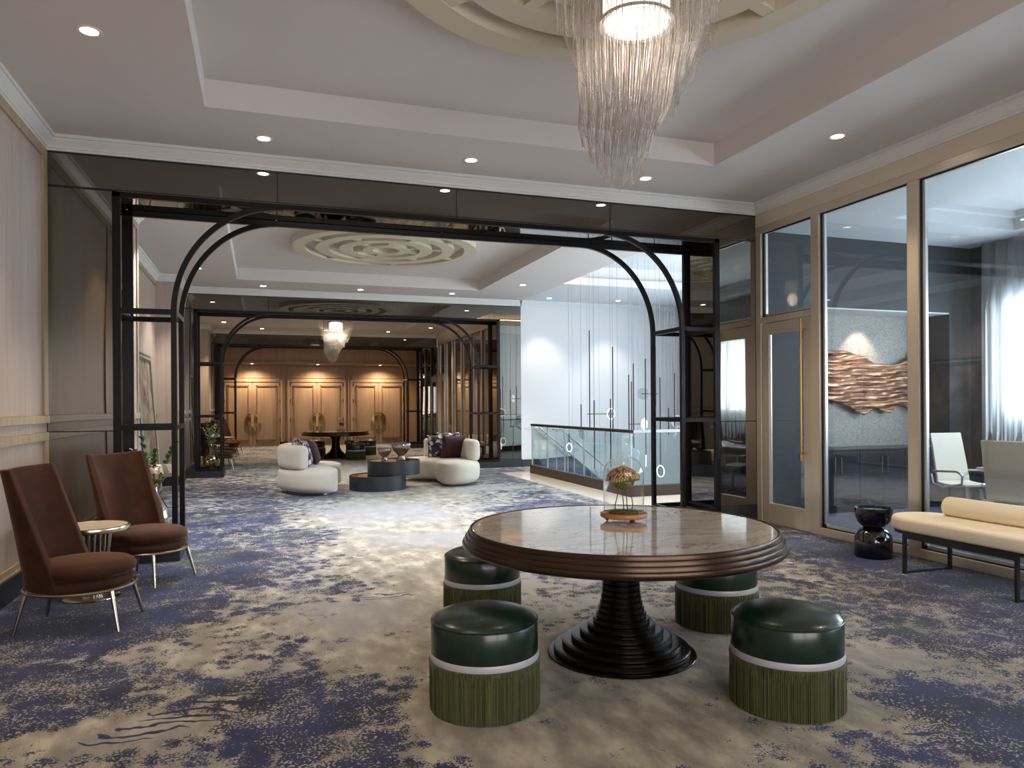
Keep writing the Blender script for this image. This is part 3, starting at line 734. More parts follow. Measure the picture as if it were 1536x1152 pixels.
for yy, nm in ((0,'rail_tube'),(1.32,'rail_tube')):
    M().tube([(-.1,yy,.92),(.1,yy,.92),(3.4,yy,-1.75),(3.7,yy,-1.75)], .022, 10).build(nm, ALU, t, smooth=True)
    for i in range(5): 
        xx = .25+i*.8; zz = .92-(xx-.1)*.809
        M().tube([(xx,yy,zz-.02),(xx,yy+(.0 if yy==0 else .09),zz-.09),(xx,yy+(.0 if yy==0 else .1),zz-.85 if yy==0 else zz-.09)], .009, 8).build('bracket', ALU, t, smooth=True)
for i in range(8):
    xx = -.02+i*.42; zz = .92-(max(xx,.1)-.1)*.809
    M().tube([(xx,0,zz),(xx,0,zz-1.15)], .01, 8).build('baluster', ALU, t)
poly = [(.15,.17),(.95,.22),(3.55,-1.85),(3.55,-3.1),(.15,-.5)]
M().prism(poly, 0, .02).xf(Matrix.Translation((0,1.415,0)) @ Matrix.Rotation(R(90),4,'X')).build('wall_stringer', LWC, t)
# glass balustrade
t = thing('glass_balustrade', 'glass balustrade with dark bronze top rail around the stair opening', 'balustrade', (5.5,10.3,0))
M().box(-.06,.06,-.06,4.42,0.0,.17).box(.06,4.4,-.06,.06,0,.17).build('curb', BRONZE, t, bevel=.004)
M().box(-.035,.035,-.035,4.44,1.0,1.05).build('top_rail', BRONZE, t, bevel=.008)
M().box(.035,4.4,-.03,.03,1.0,1.045).build('top_rail', ALU, t, bevel=.008)
for i in range(5):
    a = -.0+i*.885; bx(-.007,.007,a+.012,a+.873,.15,1.01).build('glass_panel', GLASSG, t)
for i in range(5):
    a = .02+i*.875; bx(a+.012,a+.863,-.007,.007,.15,1.01).build('glass_panel', GLASSG, t)
for a in (0,.885,1.77,2.655,3.54,4.425): M().box(-.012,.012,a-.012,a+.012,.15,1.01).build('joint_clip', ALU, t)
# outlet
tag(bx(6.3,6.38,Y2-.012,Y2-.001,.38,.50).build('wall_outlet', OUTL, bevel=.004), 'small white socket plate low on the white wall beside the balustrade', 'outlet')

# suspended wire pendants
RINGL = emit('ring_light', (1,.9,.75,1), 5)
DISC = thinglass('clear_disc', (.86,.90,.94,1), .12)
WIRE = mat('thin_wire', srgb(150,156,164), .5, .2)
pend = [(5.96, 12.8, 1.02, 2.87, 0.5, 0.11, 1), (6.3, 12.5, 0.93, 2.54, 0, 0.11, 0), (5.96, 13.2, 1.0, 1.46, 0, 0.11, 0), (6.48, 12.2, 0.91, 2.0, 0, 0.11, 0), (6.47, 12.0, 0.65, 2.2, 0, 0.11, 0), (6.75, 12.6, 0.82, 1.89, 0.3, 0.11, 0), (6.72, 12.0, 0.52, 2.29, 0, 0.11, 1), (6.79, 11.6, 0.36, 1.93, 0, 0.11, 1), (5.8, 11.6, 0.36, 1.55, 0, 0.11, 0), (7.32, 12.2, 0.87, 1.38, 0.2, 0.12, 0), (5.77, 12.2, 0.27, 1.53, 0.0, 0.1, 0), (7.21, 11.8, 1.03, 2.02, 0.0, 0.11, 0), (5.7, 13.2, 0.71, 0.89, 0.0, 0.09, 1), (7.16, 12.4, 1.4, 2.55, -0.3, 0.11, 0)]
places = ['leftmost tall rod, with a horizontal side arm','second tall rod from the left','short rod nearest the far white wall','left rod of the tight middle cluster','tallest rod of the middle cluster','middle cluster rod with a short arm','tall rod right of the middle cluster, disc low','low hanging disc left of the arch post','disc low over the stair behind the cloche','clear disc with arm beside the arch post','clear disc lowest at the left','clear disc partly behind the arch post','tiny disc nearest the balustrade corner','clear disc on an arm pointing left']
for i,(x,y,z0,z1,arm,rr,lit) in enumerate(pend):
    t = thing('pendant_light', 'thin rod pendant with glass disc, ' + places[i], 'pendant light', (x,y,0), 0, 'rod and disc pendants over the stair')
    M().tube([(0,0,z1),(0,0,4.30)], .0032, 6).build('suspension_wire', WIRE, t)
    M().tube([(.09+.03*(i%3),.03,z0+.1),(.09+.03*(i%3),.03,4.30)], .0022, 5).build('suspension_wire', WIRE, t)
    M().tube([(0,0,z0),(0,0,z1)], .011, 8).build('rod', BRONZE, t)
    if arm:
        M().tube([(-.05 if arm>0 else .05,0,z0+.25),(arm,0,z0+.25)], .008, 8).build('side_arm', BRONZE, t)
        c = (arm*.9, 0, z0+.25)
    else: c = (0, 0, z0-rr-.005)
    dsk = M().lathe([(0,-.004),(rr,-.004),(rr,.004),(0,.004)], 0, 0, 32).xf(Matrix.Translation(c) @ Matrix.Rotation(R(20+37*i),4,'Z') @ Matrix.Rotation(R(90),4,'X')).build('glass_disc', DISC, t, smooth=True)
    ringp = [(rr*.92*cos(a),rr*.92*sin(a),0) for a in [2*pi*k/32 for k in range(32)]]
    M().tube(ringp, .0045, 6, closed=True).xf(Matrix.Translation(c) @ Matrix.Rotation(R(20+37*i),4,'Z') @ Matrix.Rotation(R(90),4,'X')).build('light_ring', RINGL if lit else ALU, t, smooth=True)
    M().ball((0,0,4.29), .022, 8, 6).build('ceiling_anchor', SEAM, t)

# ------------------------------------------------------------------ medallions
def medallion(yc, label):
    t = thing('ceiling_medallion', label, 'ceiling medallion', (MX, yc, ZT), 0)
    def ring(r0, r1, z=-.10, a0=0, a1=2*pi):
        n = 96; rings = []
        full = abs(a1-a0-2*pi) < 1e-3
        for k in range(n if full else n+1):
            a = a0+(a1-a0)*k/n; c, s = cos(a), sin(a)
            rings.append([(r0*c,r0*s,.0),(r1*c,r1*s,.0),(r1*c,r1*s,z),(r0*c,r0*s,z)])
        return M().sweep(rings, closed=full)
    for r0, r1 in ((1.30,1.50),(.93,1.13),(.56,.76),(.22,.38)): ring(r0,r1).build('raised_ring', GOLDP, t, smooth=True, angle=40)
    for r0, r1, angs in ((1.12,1.31,(20,75,130,200,262,318)),(.75,.94,(48,110,170,228,290,345)),(.37,.57,(15,95,150,215,270,330))):
        for a in angs:
            M().box(r0,r1,-.045,.045,-.095,0).xf(Matrix.Rotation(R(a),4,'Z')).build('bridge_block', GOLDP, t)
    return t
medallion(3.60, 'near round plaster ceiling medallion of concentric rings around the large chandelier')
medallion(12.2, 'round white plaster ceiling medallion of concentric rings above the curved sofas')

# ------------------------------------------------------------------ chandelier
STRD = bpy.data.materials.new('acrylic_strand'); STRD.use_nodes = True; q = N(STRD)
q.t.nodes.remove(q.b); tp = q.n('ShaderNodeBsdfTransparent'); tp.inputs[0].default_value = (.93,.91,.90,1)
gl = q.n('ShaderNodeBsdfGlossy'); gl.inputs['Roughness'].default_value = .22; gl.inputs[0].default_value = (.6,.57,.56,1)
tl = q.n('ShaderNodeBsdfTranslucent'); tl.inputs[0].default_value = (.42,.40,.40,1)
df = q.n('ShaderNodeBsdfDiffuse'); df.inputs[0].default_value = (.55,.52,.51,1)
ma = q.n('ShaderNodeMixShader'); ma.inputs[0].default_value = .5; q.l(tl.outputs[0], ma.inputs[1]); q.l(df.outputs[0], ma.inputs[2])
mb_ = q.n('ShaderNodeMixShader'); mb_.inputs[0].default_value = .5; q.l(ma.outputs[0], mb_.inputs[1]); q.l(gl.outputs[0], mb_.inputs[2])
mc_ = q.n('ShaderNodeMixShader'); mc_.inputs[0].default_value = .40; q.l(tp.outputs[0], mc_.inputs[1]); q.l(mb_.outputs[0], mc_.inputs[2]); q.l(mc_.outputs[0], q.t.nodes['Material Output'].inputs[0])
CORE = emit('chandelier_core', (1,.86,.68,1), 1.5)
def chandelier(label):
    t = thing('chandelier', label, 'chandelier', (MX, 3.62, 0), 0, 'strand chandeliers')
    M().lathe([(0,4.02),(.26,4.02),(.26,4.045),(.0,4.045)]).build('canopy', ALU, t, smooth=True)
    M().lathe([(.0,3.555),(.17,3.555),(.185,3.57),(.185,3.76),(.15,3.78),(0,3.78)], seg=40).build('light_drum', CORE, t, smooth=True)
    M().tube([(0,0,3.555),(0,0,4.03)], .012, 8).build('stem', ALU, t)
    M().lathe([(.185,3.56),(.21,3.555),(.21,3.575),(.185,3.58)], seg=48, ring=True).build('drum_rim', ALU, t, smooth=True)
    strands = []; rnd = random.Random(3)
    # hanging inner curtain: shells
    for shell, (rr, n) in enumerate(((.30,74),(.25,56),(.20,44),(.15,34),(.10,22),(.05,12))):
        for k in range(n):
            a = 2*pi*k/n + shell*.3
            zb = 2.63 + (rr/.30)**1.6*.44*(1-.42*cos(a-2.6)) + rnd.uniform(-.02,.02)
            zt = 3.98
            dr = .045*cos(a-pi)
            pts = [( (rr+.03)*cos(a)-.0, (rr+.03)*sin(a), zt), ((rr+.03)*cos(a), (rr+.03)*sin(a), 3.45),
                   (rr*cos(a)-.02, rr*sin(a), 3.1), (rr*.93*cos(a)-.05, rr*.93*sin(a), (3.1+zb)/2), (rr*.80*cos(a)-.07, rr*.80*sin(a), zb)]
            if zb > 3.05: pts = pts[:2]+[(rr*cos(a)-.03, rr*sin(a), zb)]
            strands.append((pts, rr, .0024))
    # outer flare: arcs from the drum outward then straight down
    for k in range(64):
        a = 2*pi*k/64
        for lv in range(3):
            rr = .47-.045*lv-.03*abs(sin(a*3)); zb = 3.60-.07*lv-.08*abs(cos(a*2)); zt = 3.98
            pts = [(.20*cos(a),.20*sin(a),zt)]
            for i in range(1,8):
                u = i/7; ra = .20+(rr-.20)*sin(u*pi/2); z = zt-.10*(1-cos(u*pi/2))*1.0-.02*lv
                pts.append((ra*cos(a), ra*sin(a), z))
            pts.append((rr*cos(a), rr*sin(a), zb))
            strands.append((pts, rr, .002))
            if lv == 1:
                pts = [(rr*cos(a), rr*sin(a), zb+.02)]
                for i in range(1,7):
                    u = i/6; ra = rr+(.29-rr)*(1-cos(u*pi/2)); z = zb+.02-.30*sin(u*pi/2)*.9*(u)
                    pts.append((ra*cos(a), ra*sin(a), z))
                strands.append((pts, rr, .002))
    strands.sort(key=lambda s: -(len(s[0])*0+s[1]))
    shell0 = [s for s in strands if abs(s[1]-.30) < 1e-6][:60]; outer = [s for s in strands if s[1] > .4][:40]
    first = shell0+outer; ids = set(id(s) for s in first)
    for s in first: M().tube(s[0], s[2], 5).build('crystal_strand', STRD, t, smooth=True, angle=180)
    rest = M()
    for s in strands:
        if id(s) not in ids: rest.tube(s[0], s[2], 5)
    o = rest.build('crystal_strands_inner', STRD, t, smooth=True, angle=180); o['kind'] = 'stuff'
    return t
ch = chandelier('large strand chandelier hanging above the near marble topped table')
dup(ch, 'smaller looking strand chandelier far away, in front of the wooden double doors', (MX, 3.62+2*PER, 0))

# ------------------------------------------------------------------ recessed downlights + lights
def spot(loc, power, col=(1,.80,.58), size=R(95), blend=.6, rad=.05, rot=None):
    l = bpy.data.lights.new('downlight_beam', 'SPOT'); l.energy = power; l.color = col; l.spot_size = size; l.spot_blend = blend; l.shadow_soft_size = rad
    o = bpy.data.objects.new('downlight_beam', l); COL.objects.link(o); o.location = loc
    if rot: o.rotation_euler = rot
    return o
def area(loc, rot, sx, sy, power, col, name='daylight_or_fill'):
    l = bpy.data.lights.new(name, 'AREA'); l.shape = 'RECTANGLE'; l.size = sx; l.size_y = sy; l.energy = power; l.color = col
    o = bpy.data.objects.new(name, l); COL.objects.link(o); o.location = loc; o.rotation_euler = rot; return o
dlm = thing('recessed_downlight', 'x', 'ceiling light', (0,0,0))
M().lathe([(.055,-.004),(.075,-.006),(.078,0),(.055,0)], seg=32, ring=True).build('trim_ring', CHROME, dlm, smooth=True)
M().lathe([(0,-.002),(.056,-.002),(.056,.0),(0,.0)], seg=32).build('lamp_lens', GLOW, dlm, smooth=True)
first = [True]
def downlight(x, y, z, label, power, col=(1,.80,.58), **k):
    if first[0]: o = dlm; first[0] = False; o.location = (x,y,z-.001); o['label'] = label
    else: o = dup(dlm, label, (x,y,z-.001))
    o['group'] = 'round recessed downlights'
    if power: spot((x,y,z-.03), power, col, **k)
WARM = (1,.78,.55); NEU = (1,.9,.78)
P1 = 85
downlight(-1.04,5.39,ZC,'round recessed downlight at the upper left, above the brown chairs',P1,WARM)
downlight(.04,7.06,ZC,'left of the three downlights in front of the nearest mirrored beam',P1,WARM)
downlight(2.0,7.05,ZC,'middle of the three downlights in front of the nearest mirrored beam',P1,WARM)
downlight(3.96,7.04,ZC,'downlight beside the tip of the large chandelier, before the mirrored beam',P1,WARM)
downlight(5.02,5.39,ZC,'downlight on the right near the glass wall, outside the ceiling recess',P1,WARM)
downlight(-1.04,2.0,ZC,'downlight by the left wall behind the camera',P1,WARM)
downlight(5.02,2.0,ZC,'downlight by the glass wall behind the camera',P1,WARM)
downlight(.06,15.68,ZC,'left of three downlights over the middle mirrored beam',130,NEU)
downlight(2.0,15.62,ZC,'middle of three downlights over the middle mirrored beam',130,NEU)
downlight(3.97,15.58,ZC,'right of three downlights over the middle mirrored beam',130,NEU)
downlight(5.07,14.07,ZC,'downlight between the white medallion ceiling and the cove over the stair',130,NEU)
downlight(-1.04,14.02,ZC,'downlight by the left wall above the leaning framed pictures',130,NEU)
downlight(6.27,15.61,ZC,'left downlight close to the tall white wall of the stair hall',60,NEU,size=R(80))
downlight(7.99,15.55,ZC,'right downlight close to the tall white wall of the stair hall',60,NEU,size=R(80))
downlight(-1.0,22.7,ZC,'left downlight of the far room, above its brown chairs',150,WARM)
downlight(.05,24.3,ZC,'second downlight from the left in the far room',150,WARM)
downlight(3.99,24.2,ZC,'downlight right of the far chandelier near its mirrored beam',150,WARM)
downlight(5.08,22.7,ZC,'rightmost downlight of the far room by the glass wall',150,WARM)
downlight(2.0,24.25,ZC,'far room downlight hidden behind the far chandelier',60,WARM)
COOL = (.93,.96,1)
for x, y, nm in ((-1.04,10.4,'by the left wall of the sofa area, nearer the camera'),(.04,8.95,'just behind the nearest beam, at left'),(2.0,8.95,'just behind the nearest beam, at the centre'),(3.97,8.95,'just behind the nearest beam, at right'),(5.07,10.4,'between sofa area and stair, nearer the camera')):
    downlight(x,y,ZC,'recessed downlight '+nm,230,COOL)
for x, nm in ((-.29,'left'),(1.985,'middle'),(4.27,'right')):
    downlight(x,27.75,2.99,'small downlight in the soffit above the %s wooden double door' % nm,130,(1,.80,.58),size=R(150),blend=1)
# chandelier lamps
for yy, pw in ((3.62,7),(20.89,26)):
    l = bpy.data.lights.new('chandelier_lamp','POINT'); l.energy = pw; l.color = (1,.84,.66); l.shadow_soft_size = .12
    o = bpy.data.objects.new('chandelier_lamp', l); COL.objects.link(o); o.location = (MX,yy,3.42)
# niche picture light
spot((7.95,7.86,2.66), 30, WARM, size=R(75), rot=(R(22),0,0))
spot((7.6,20,3.6), 120, (1,.75,.45), size=R(130)); spot((7.6,23,3.6), 120, (1,.75,.45), size=R(130))
# window light for stair and meeting room, plus an added fill at the back
DAY = (.80,.90,1)
area((SX+.35,10.6,2.0), (0,R(90),0), 3.2, 4.2, 420, DAY)
area((2.0,-2.9,1.8), (R(90),0,0), 5.2, 2.2, 120, (1,.88,.82))  # warm fill added behind the camera to lift the near room
area((MXW+.45,2.7,2.05), (0,R(90),0), 1.8, 9.4, 1100, DAY)

# ------------------------------------------------------------------ pedestal tables
TR = .93
def round_table(label, loc):
    t = thing('pedestal_table', label, 'table', loc, 0, 'round marble topped pedestal tables')
    M().lathe([(0,.70),(.868,.70),(.868,.738),(.862,.742),(0,.742)], seg=128).build('marble_top', MARB, t)
    pr = [(.869,.69),(.869,.7455),(.878,.746),(.882,.738),(.883,.722),(.892,.720),(.896,.710),(.897,.698),(.907,.696),(.911,.686),(.912,.674),(.921,.671),(.925,.661),(.924,.650),(.914,.638),(.895,.630),(.60,.615),(.60,.69)]
    M().lathe(pr, seg=128, ring=True).build('stepped_rim', TRIMB, t, smooth=True, angle=30)
    st = [(.43,.0,.016),(.395,.016,.05),(.345,.05,.083),(.292,.083,.116),(.242,.116,.150),(.196,.150,.184),(.164,.184,.217),(.145,.217,.25),(.133,.25,.282),(.124,.282,.314),(.117,.314,.346),(.112,.346,.378),(.110,.378,.41),(.109,.41,.442),(.110,.442,.474),(.114,.474,.506),(.122,.506,.538),(.136,.538,.57),(.16,.57,.615)]
    pr = [(0,0)]
    for r_, a, b in st: pr += [(r_-.004,a+.001),(r_,a+.005),(r_,b-.007),(r_-.004,b-.003),(r_-.014,b-.002),(r_-.014,b)]
    pr += [(0,.615)]
    M().lathe(pr, seg=96).build('stepped_pedestal', TBASE, t, smooth=True, angle=30)
    return t
TB = round_table('large near round table with marble top on a stepped bronze pedestal', (1.985,3.85,0))
dup(TB, 'far round pedestal table standing before the wooden double doors', (1.985,21.1,0))

# ------------------------------------------------------------------ fringed ottomans
def ottoman(label, loc, rz):
    t = thing('fringed_ottoman', label, 'ottoman', loc, rz, 'green fringed ottomans')
    r0 = .262
    pr = [(0,.445),(.08,.444),(.15,.438),(.20,.428),(.235,.415),(.252,.402),(.255,.398)]
    M().lathe([(0,.38)]+[(.25,.385)]+pr[::-1], seg=72).build('seat_cushion', LEATH, t, smooth=True, angle=60)
    M().tube([(.256*cos(a),.256*sin(a),.396) for a in [2*pi*k/72 for k in range(72)]], .005, 8, closed=True).build('piping', LEATH, t, smooth=True)
    M().lathe([(0,.25),(.256,.25),(.259,.256),(.259,.385),(.254,.393),(0,.393)], seg=72).build('leather_side', LEATH, t, smooth=True, angle=40)
    M().lathe([(0,.226),(.263,.226),(.264,.230),(.264,.252),(.262,.256),(0,.256)], seg=72).build('ribbon_band', BAND, t, smooth=True, angle=40)
    rnd = random.Random(5); n = 360; ph = [rnd.uniform(-.004,.004) for _ in range(n)]; zb = [rnd.uniform(.0,.007) for _ in range(n)]
    prof = [(.255,.005),(.266,.004),(.267,.08),(.266,.16),(.268,.205),(.270,.214),(.268,.224),(.262,.228)]
    v = []; f = []; m = len(prof)
    for k in range(n):
        a = 2*pi*k/n; q_ = (k % 2)*.0035 + ph[k]*.6
        for i,(r_,z) in enumerate(prof):
            amp = 1 if i < 4 else (.45 if i < 6 else 0)
            v.append(((r_-q_*amp)*cos(a), (r_-q_*amp)*sin(a), z+(zb[k] if i < 2 else 0)))
    for k in range(n):
        k2 = (k+1) % n
        for i in range(m-1): f.append((k*m+i,k2*m+i,k2*m+i+1,k*m+i+1))
    M().add(v,f).build('fringe', FRNG, t, smooth=True, angle=25)
    M().lathe([(0,.0),(.24,.0),(.24,.226),(0,.226)], seg=32).build('base', BLACK, t)
    return t
OT = ottoman('green fringed ottoman at the lower left of the near marble table', (1.02,3.41,0), 0)
OT.scale = (1,1,1.06)
dup(OT, 'green fringed ottoman in front of the near table on its right, closest to the camera', (2.41,2.94,0), 1.0)
dup(OT, 'green fringed ottoman half hidden behind the left front ottoman under the near table edge', (1.44,4.86,0), 2.0)
dup(OT, 'green fringed ottoman behind the near table on its right, partly under the rim', (2.85,4.16,0), 3.0)
dup(OT, 'far green ottoman just right of the far pedestal, nearest of that pair', (2.42,20.15,0), .5)
dup(OT, 'far green ottoman at the right of the far table, hindmost of that pair', (2.98,22.0,0), .9)
dup(OT, 'far green ottoman left of the far pedestal, beside the maroon cushion', (1.17,20.5,0), 1.9)
dup(OT, 'dark far ottoman between the far pedestal and the maroon cushion, set back', (1.50,21.9,0), 2.4)

# ------------------------------------------------------------------ cloches
GLC = thinglass('cloche_glass', (.97,.98,.98,1), .045)
MOSS = mat('moss', srgb(84,92,30), .9); q = N(MOSS); q.bump(q.noise(q.coord(), 160, 3), 1, .01)
q.l(q.ramp(q.noise(q.coord(), 60, 3), [(.35,srgb(58,64,18)),(.65,srgb(118,118,44))]), q.b.inputs['Base Color'])
CWOOD = wood('honey_wood', srgb(186,126,70), srgb(150,96,48), .35)
TWIG = mat('dark_twig', srgb(72,50,38), .7)
PET = [mat('dried_petal_%s' % n_, c_, .7) for n_, c_ in (('tan', srgb(196,150,104)),('pink', srgb(200,150,130)),('lime', srgb(180,180,104)),('brown', srgb(120,80,56)))]
def shell(ro, h, zd, th=.003):
    pr = [(ro, 0)]; n = 12
    for i in range(n+1): a = pi/2*i/n; pr.append((ro*cos(a) if i < n else .0001, h+ro*.92*sin(a)))
    return pr
def cloche(loc, label, kind):
    t = thing('glass_cloche', label, 'glass dome', loc, 0, None)
    M().lathe([(0,.022),(.132,.022),(.140,.027),(.143,.038),(.140,.050),(.130,.054),(.122,.050),(0,.050)], seg=64).build('wooden_base', CWOOD, t, smooth=True)
    for k in range(3):
        a = 2*pi*k/3+.6; M().ball((.10*cos(a),.10*sin(a),.012), .012, 12, 8).build('foot', TWIG, t, smooth=True)
    M().lathe([(0,.050),(.09,.051),(.085,.058),(.05,.062),(0,.064)], seg=40).build('moss_bed', MOSS, t, smooth=True)
    pr = shell(.122, .235, 0); pr = [(.122,.052)]+[(r_, z+.05) for r_, z in pr[1:]]
    inn = [(max(r_-.0025,0), z-.0025) for r_, z in pr]
    M().lathe(pr, seg=64).build('glass_dome', GLC, t, smooth=True, angle=180)
    return t
t = cloche((2.085,4.0,.7425), 'glass dome with a moss ball flower creature on twigs, on the near marble table', 0)
for (x0,y0,x1,y1,x2,y2) in ((-.075,-.01,-.065,0,-.035,0),(-.018,-.03,-.012,-.02,-.012,-.01),(.012,-.03,.014,-.02,.010,-.01),(.066,.0,.07,.0,.045,.0)):
    M().tube([(x0*.83,y0,.055),(x1*.88,y1,.10),(x2*1.1,y2,.17),(x2*.9,y2,.215)], [.0032,.003,.003,.0025], 8).build('twig_stem', TWIG, t, smooth=True)
M().ball((0,0,.24), .066, 24, 16, sz=.82).build('moss_ball', MOSS, t, smooth=True)
rnd = random.Random(11)
pe = [M() for _ in PET]
M().lathe([(0,.322),(.03,.318),(.06,.300),(.082,.275),(.092,.250),(.084,.246),(.05,.262),(0,.27)], seg=32).build('flower_cap', PET[3], t, smooth=True)
for lv in range(9):
    u = lv/8; rr = .030+.064*sin(min(1,u*1.02)*pi/2); zz = .322-.062*u**1.5; n = int(12+26*u)
    for k in range(n):
        a = 2*pi*(k+.5*(lv%2))/n; tl_ = .22+.72*u
        p = M().ball((.003,0,0), .0105, 6, 4, sx=1.15, sy=.7, sz=.22)
        Mx = Matrix.Translation((rr*cos(a)+.004*lv*0, rr*sin(a), zz-.012*sin(a*2+1)*u)) @ Matrix.Rotation(a,4,'Z') @ Matrix.Rotation(tl_,4,'Y')
        p.xf(Mx); c_i = 2 if lv > 6 and rnd.random() < .6 else rnd.choice((0,0,1,1,3)); pe[c_i].add(p.v, p.f)
names_ = ('tan_petals','pink_petals','lime_petals','brown_petals')
for m_, pm, nm in zip(pe, PET, names_): o = m_.build(nm, pm, t, smooth=True); o['kind'] = 'stuff'
M().lathe([(0,.300),(.038,.302),(.040,.312),(.03,.324),(.018,.334),(0,.336)], seg=20, rib=lambda a,i: 1+.1*cos(7*a)).build('flower_crown', PET[0], t, smooth=True)
t = cloche((2.14,21.02,.7425), 'small far glass dome with a red and white flower ball, on the far pedestal table', 1)
REDF = mat('magenta_flower', srgb(150,20,60), .7); WHF = mat('pale_flower', srgb(216,200,214), .7)
M().ball((0,0,.20), .07, 16, 10, sz=.8).build('red_flower', REDF, t, smooth=True)
M().ball((0,0,.125), .062, 16, 10, sz=.8).build('white_flower', WHF, t, smooth=True)

# ------------------------------------------------------------------ brown lounge chairs
def lounge(label, loc, rz):
    t = thing('lounge_chair', label, 'chair', loc, rz, 'brown velvet lounge chairs')
    def el(a, r_=.325, o=0): return (r_*cos(a)*1.02+o, r_*sin(a)*.96)
    M().tube([(*el(2*pi*k/64),.262) for k in range(64)], .011, 10, closed=True).build('metal_ring', STEEL, t, smooth=True)
    for an in (38,-38,142,-142):
        a = R(an); x, y = el(a); 
        M().tube([(x*.98,y*.98,.262),(x*1.20,y*1.20,0)], [.0155,.009], 12).build('leg', STEEL, t, smooth=True)
    pr = [(0,.265),(.295,.266),(.312,.275),(.318,.30),(.312,.325),(.295,.335),(0,.335)]
    M().lathe(pr, seg=64, sx=1.0, sy=.97).build('seat_base', VELV, t, smooth=True, angle=180)
    pr = [(0,.338),(.25,.338),(.292,.345),(.312,.362),(.318,.385),(.308,.410),(.28,.428),(.22,.438),(.12,.443),(0,.444)]
    M().lathe(pr, .02, 0, 64, 1.0, .97).build('seat_cushion', VELV, t, smooth=True, angle=180)
    # back shell
    nu, nv = 40, 22; th = .07
    def P(u, v, inner):
        a = pi + (u-.5)*2*R(88-10*v) # angle around
        sq = 1+.02*v
        r_ = .318*sq - (th*(1-.25*v) if inner else 0)
        x = r_*cos(a)*(1.0-.42*v); y = r_*sin(a)*(.97)
        # flatten the back as it rises and lean it
        lean = -.235*v - .02*v*v
        ztop = 1.065 - .015*(1-abs(u-.5)*2)
        z = .272+(ztop-.272)*v
        return Vector((x+lean-.0, y, z))
    v = []; f = []
    for inner in (0, 1):
        for j in range(nv+1):
            for i in range(nu+1): v.append(P(i/nu, j/nv, inner))
    W = nu+1; off = W*(nv+1)
    for j in range(nv):
        for i in range(nu):
            a = j*W+i; f.append((a,a+1,a+W+1,a+W)); f.append((off+a,off+a+W,off+a+W+1,off+a+1))
    for j in range(nv):
        for i in (0, nu):
            a = j*W+i; f.append((a,a+W,off+a+W,off+a))
    for i in range(nu):
        for j in (0, nv):
            a = j*W+i; f.append((a,a+1,off+a+1,off+a))
    M().add(v,f).build('backrest', VELV, t, smooth=True, angle=180, bevel=.016, bseg=4)
    return t
LC = lounge('brown velvet high back chair nearest the camera at the left edge', (-1.15,5.60,0), R(-10))
dup(LC, 'brown velvet high back chair beside the near archway, second from the left edge', (-.93,6.86,0), R(-36))
dup(LC, 'far brown chair nearest of the far room, seen through the middle arch frame', (-.95,18.15,0), R(10))
dup(LC, 'second far brown chair, just beyond the first small table in the far room', (-.98,19.5,0), R(-14))
dup(LC, 'third far brown chair with its back before the leftmost wooden door', (-.95,22.95,0), R(-4))
dup(LC, 'hindmost far brown chair, closest to the leftmost wooden door', (-.93,24.25,0), R(-30))
def side_table(label, loc):
    t = thing('side_table', label, 'side table', loc, 0, 'small round side tables')
    M().lathe([(0,.528),(.245,.528),(.245,.548),(0,.548)], seg=64).build('stone_top', SIDET, t)
    M().lathe([(.246,.512),(.262,.512),(.264,.518),(.264,.545),(.262,.55),(.246,.55)], seg=64, ring=True).build('metal_rim', STEEL, t, smooth=True, angle=40)
    M().lathe([(0,.0),(.19,.0),(.20,.006),(.19,.012),(.09,.016),(0,.016)], seg=48).build('base_plate', STEEL, t, smooth=True)
    M().lathe([(0,.508),(.13,.508),(.13,.528),(0,.528)], seg=40).build('collar', STEEL, t)
    for k in range(20):
        a = 2*pi*k/20; pts = []
        for i in range(11):
            u = i/10; r_ = .075+.052*sin(u*pi*.62)**1.5 if u < .9 else .075+.052*sin(u*pi*.62)**1.5
            r_ = .06+.07*(u**1.4) + .02*sin(u*pi)
            pts.append((r_*cos(a), r_*sin(a), .014+.495*u))
        M().tube(pts, .0042, 6).build('rod', STEEL, t, smooth=True)
    return t
ST = side_table('small round stone topped table between the two near brown chairs', (-1.23,6.36,0))
dup(ST, 'small side table between the first two far brown chairs', (-1.0,18.85,0))
dup(ST, 'small side table between the last two far brown chairs', (-1.0,23.6,0))

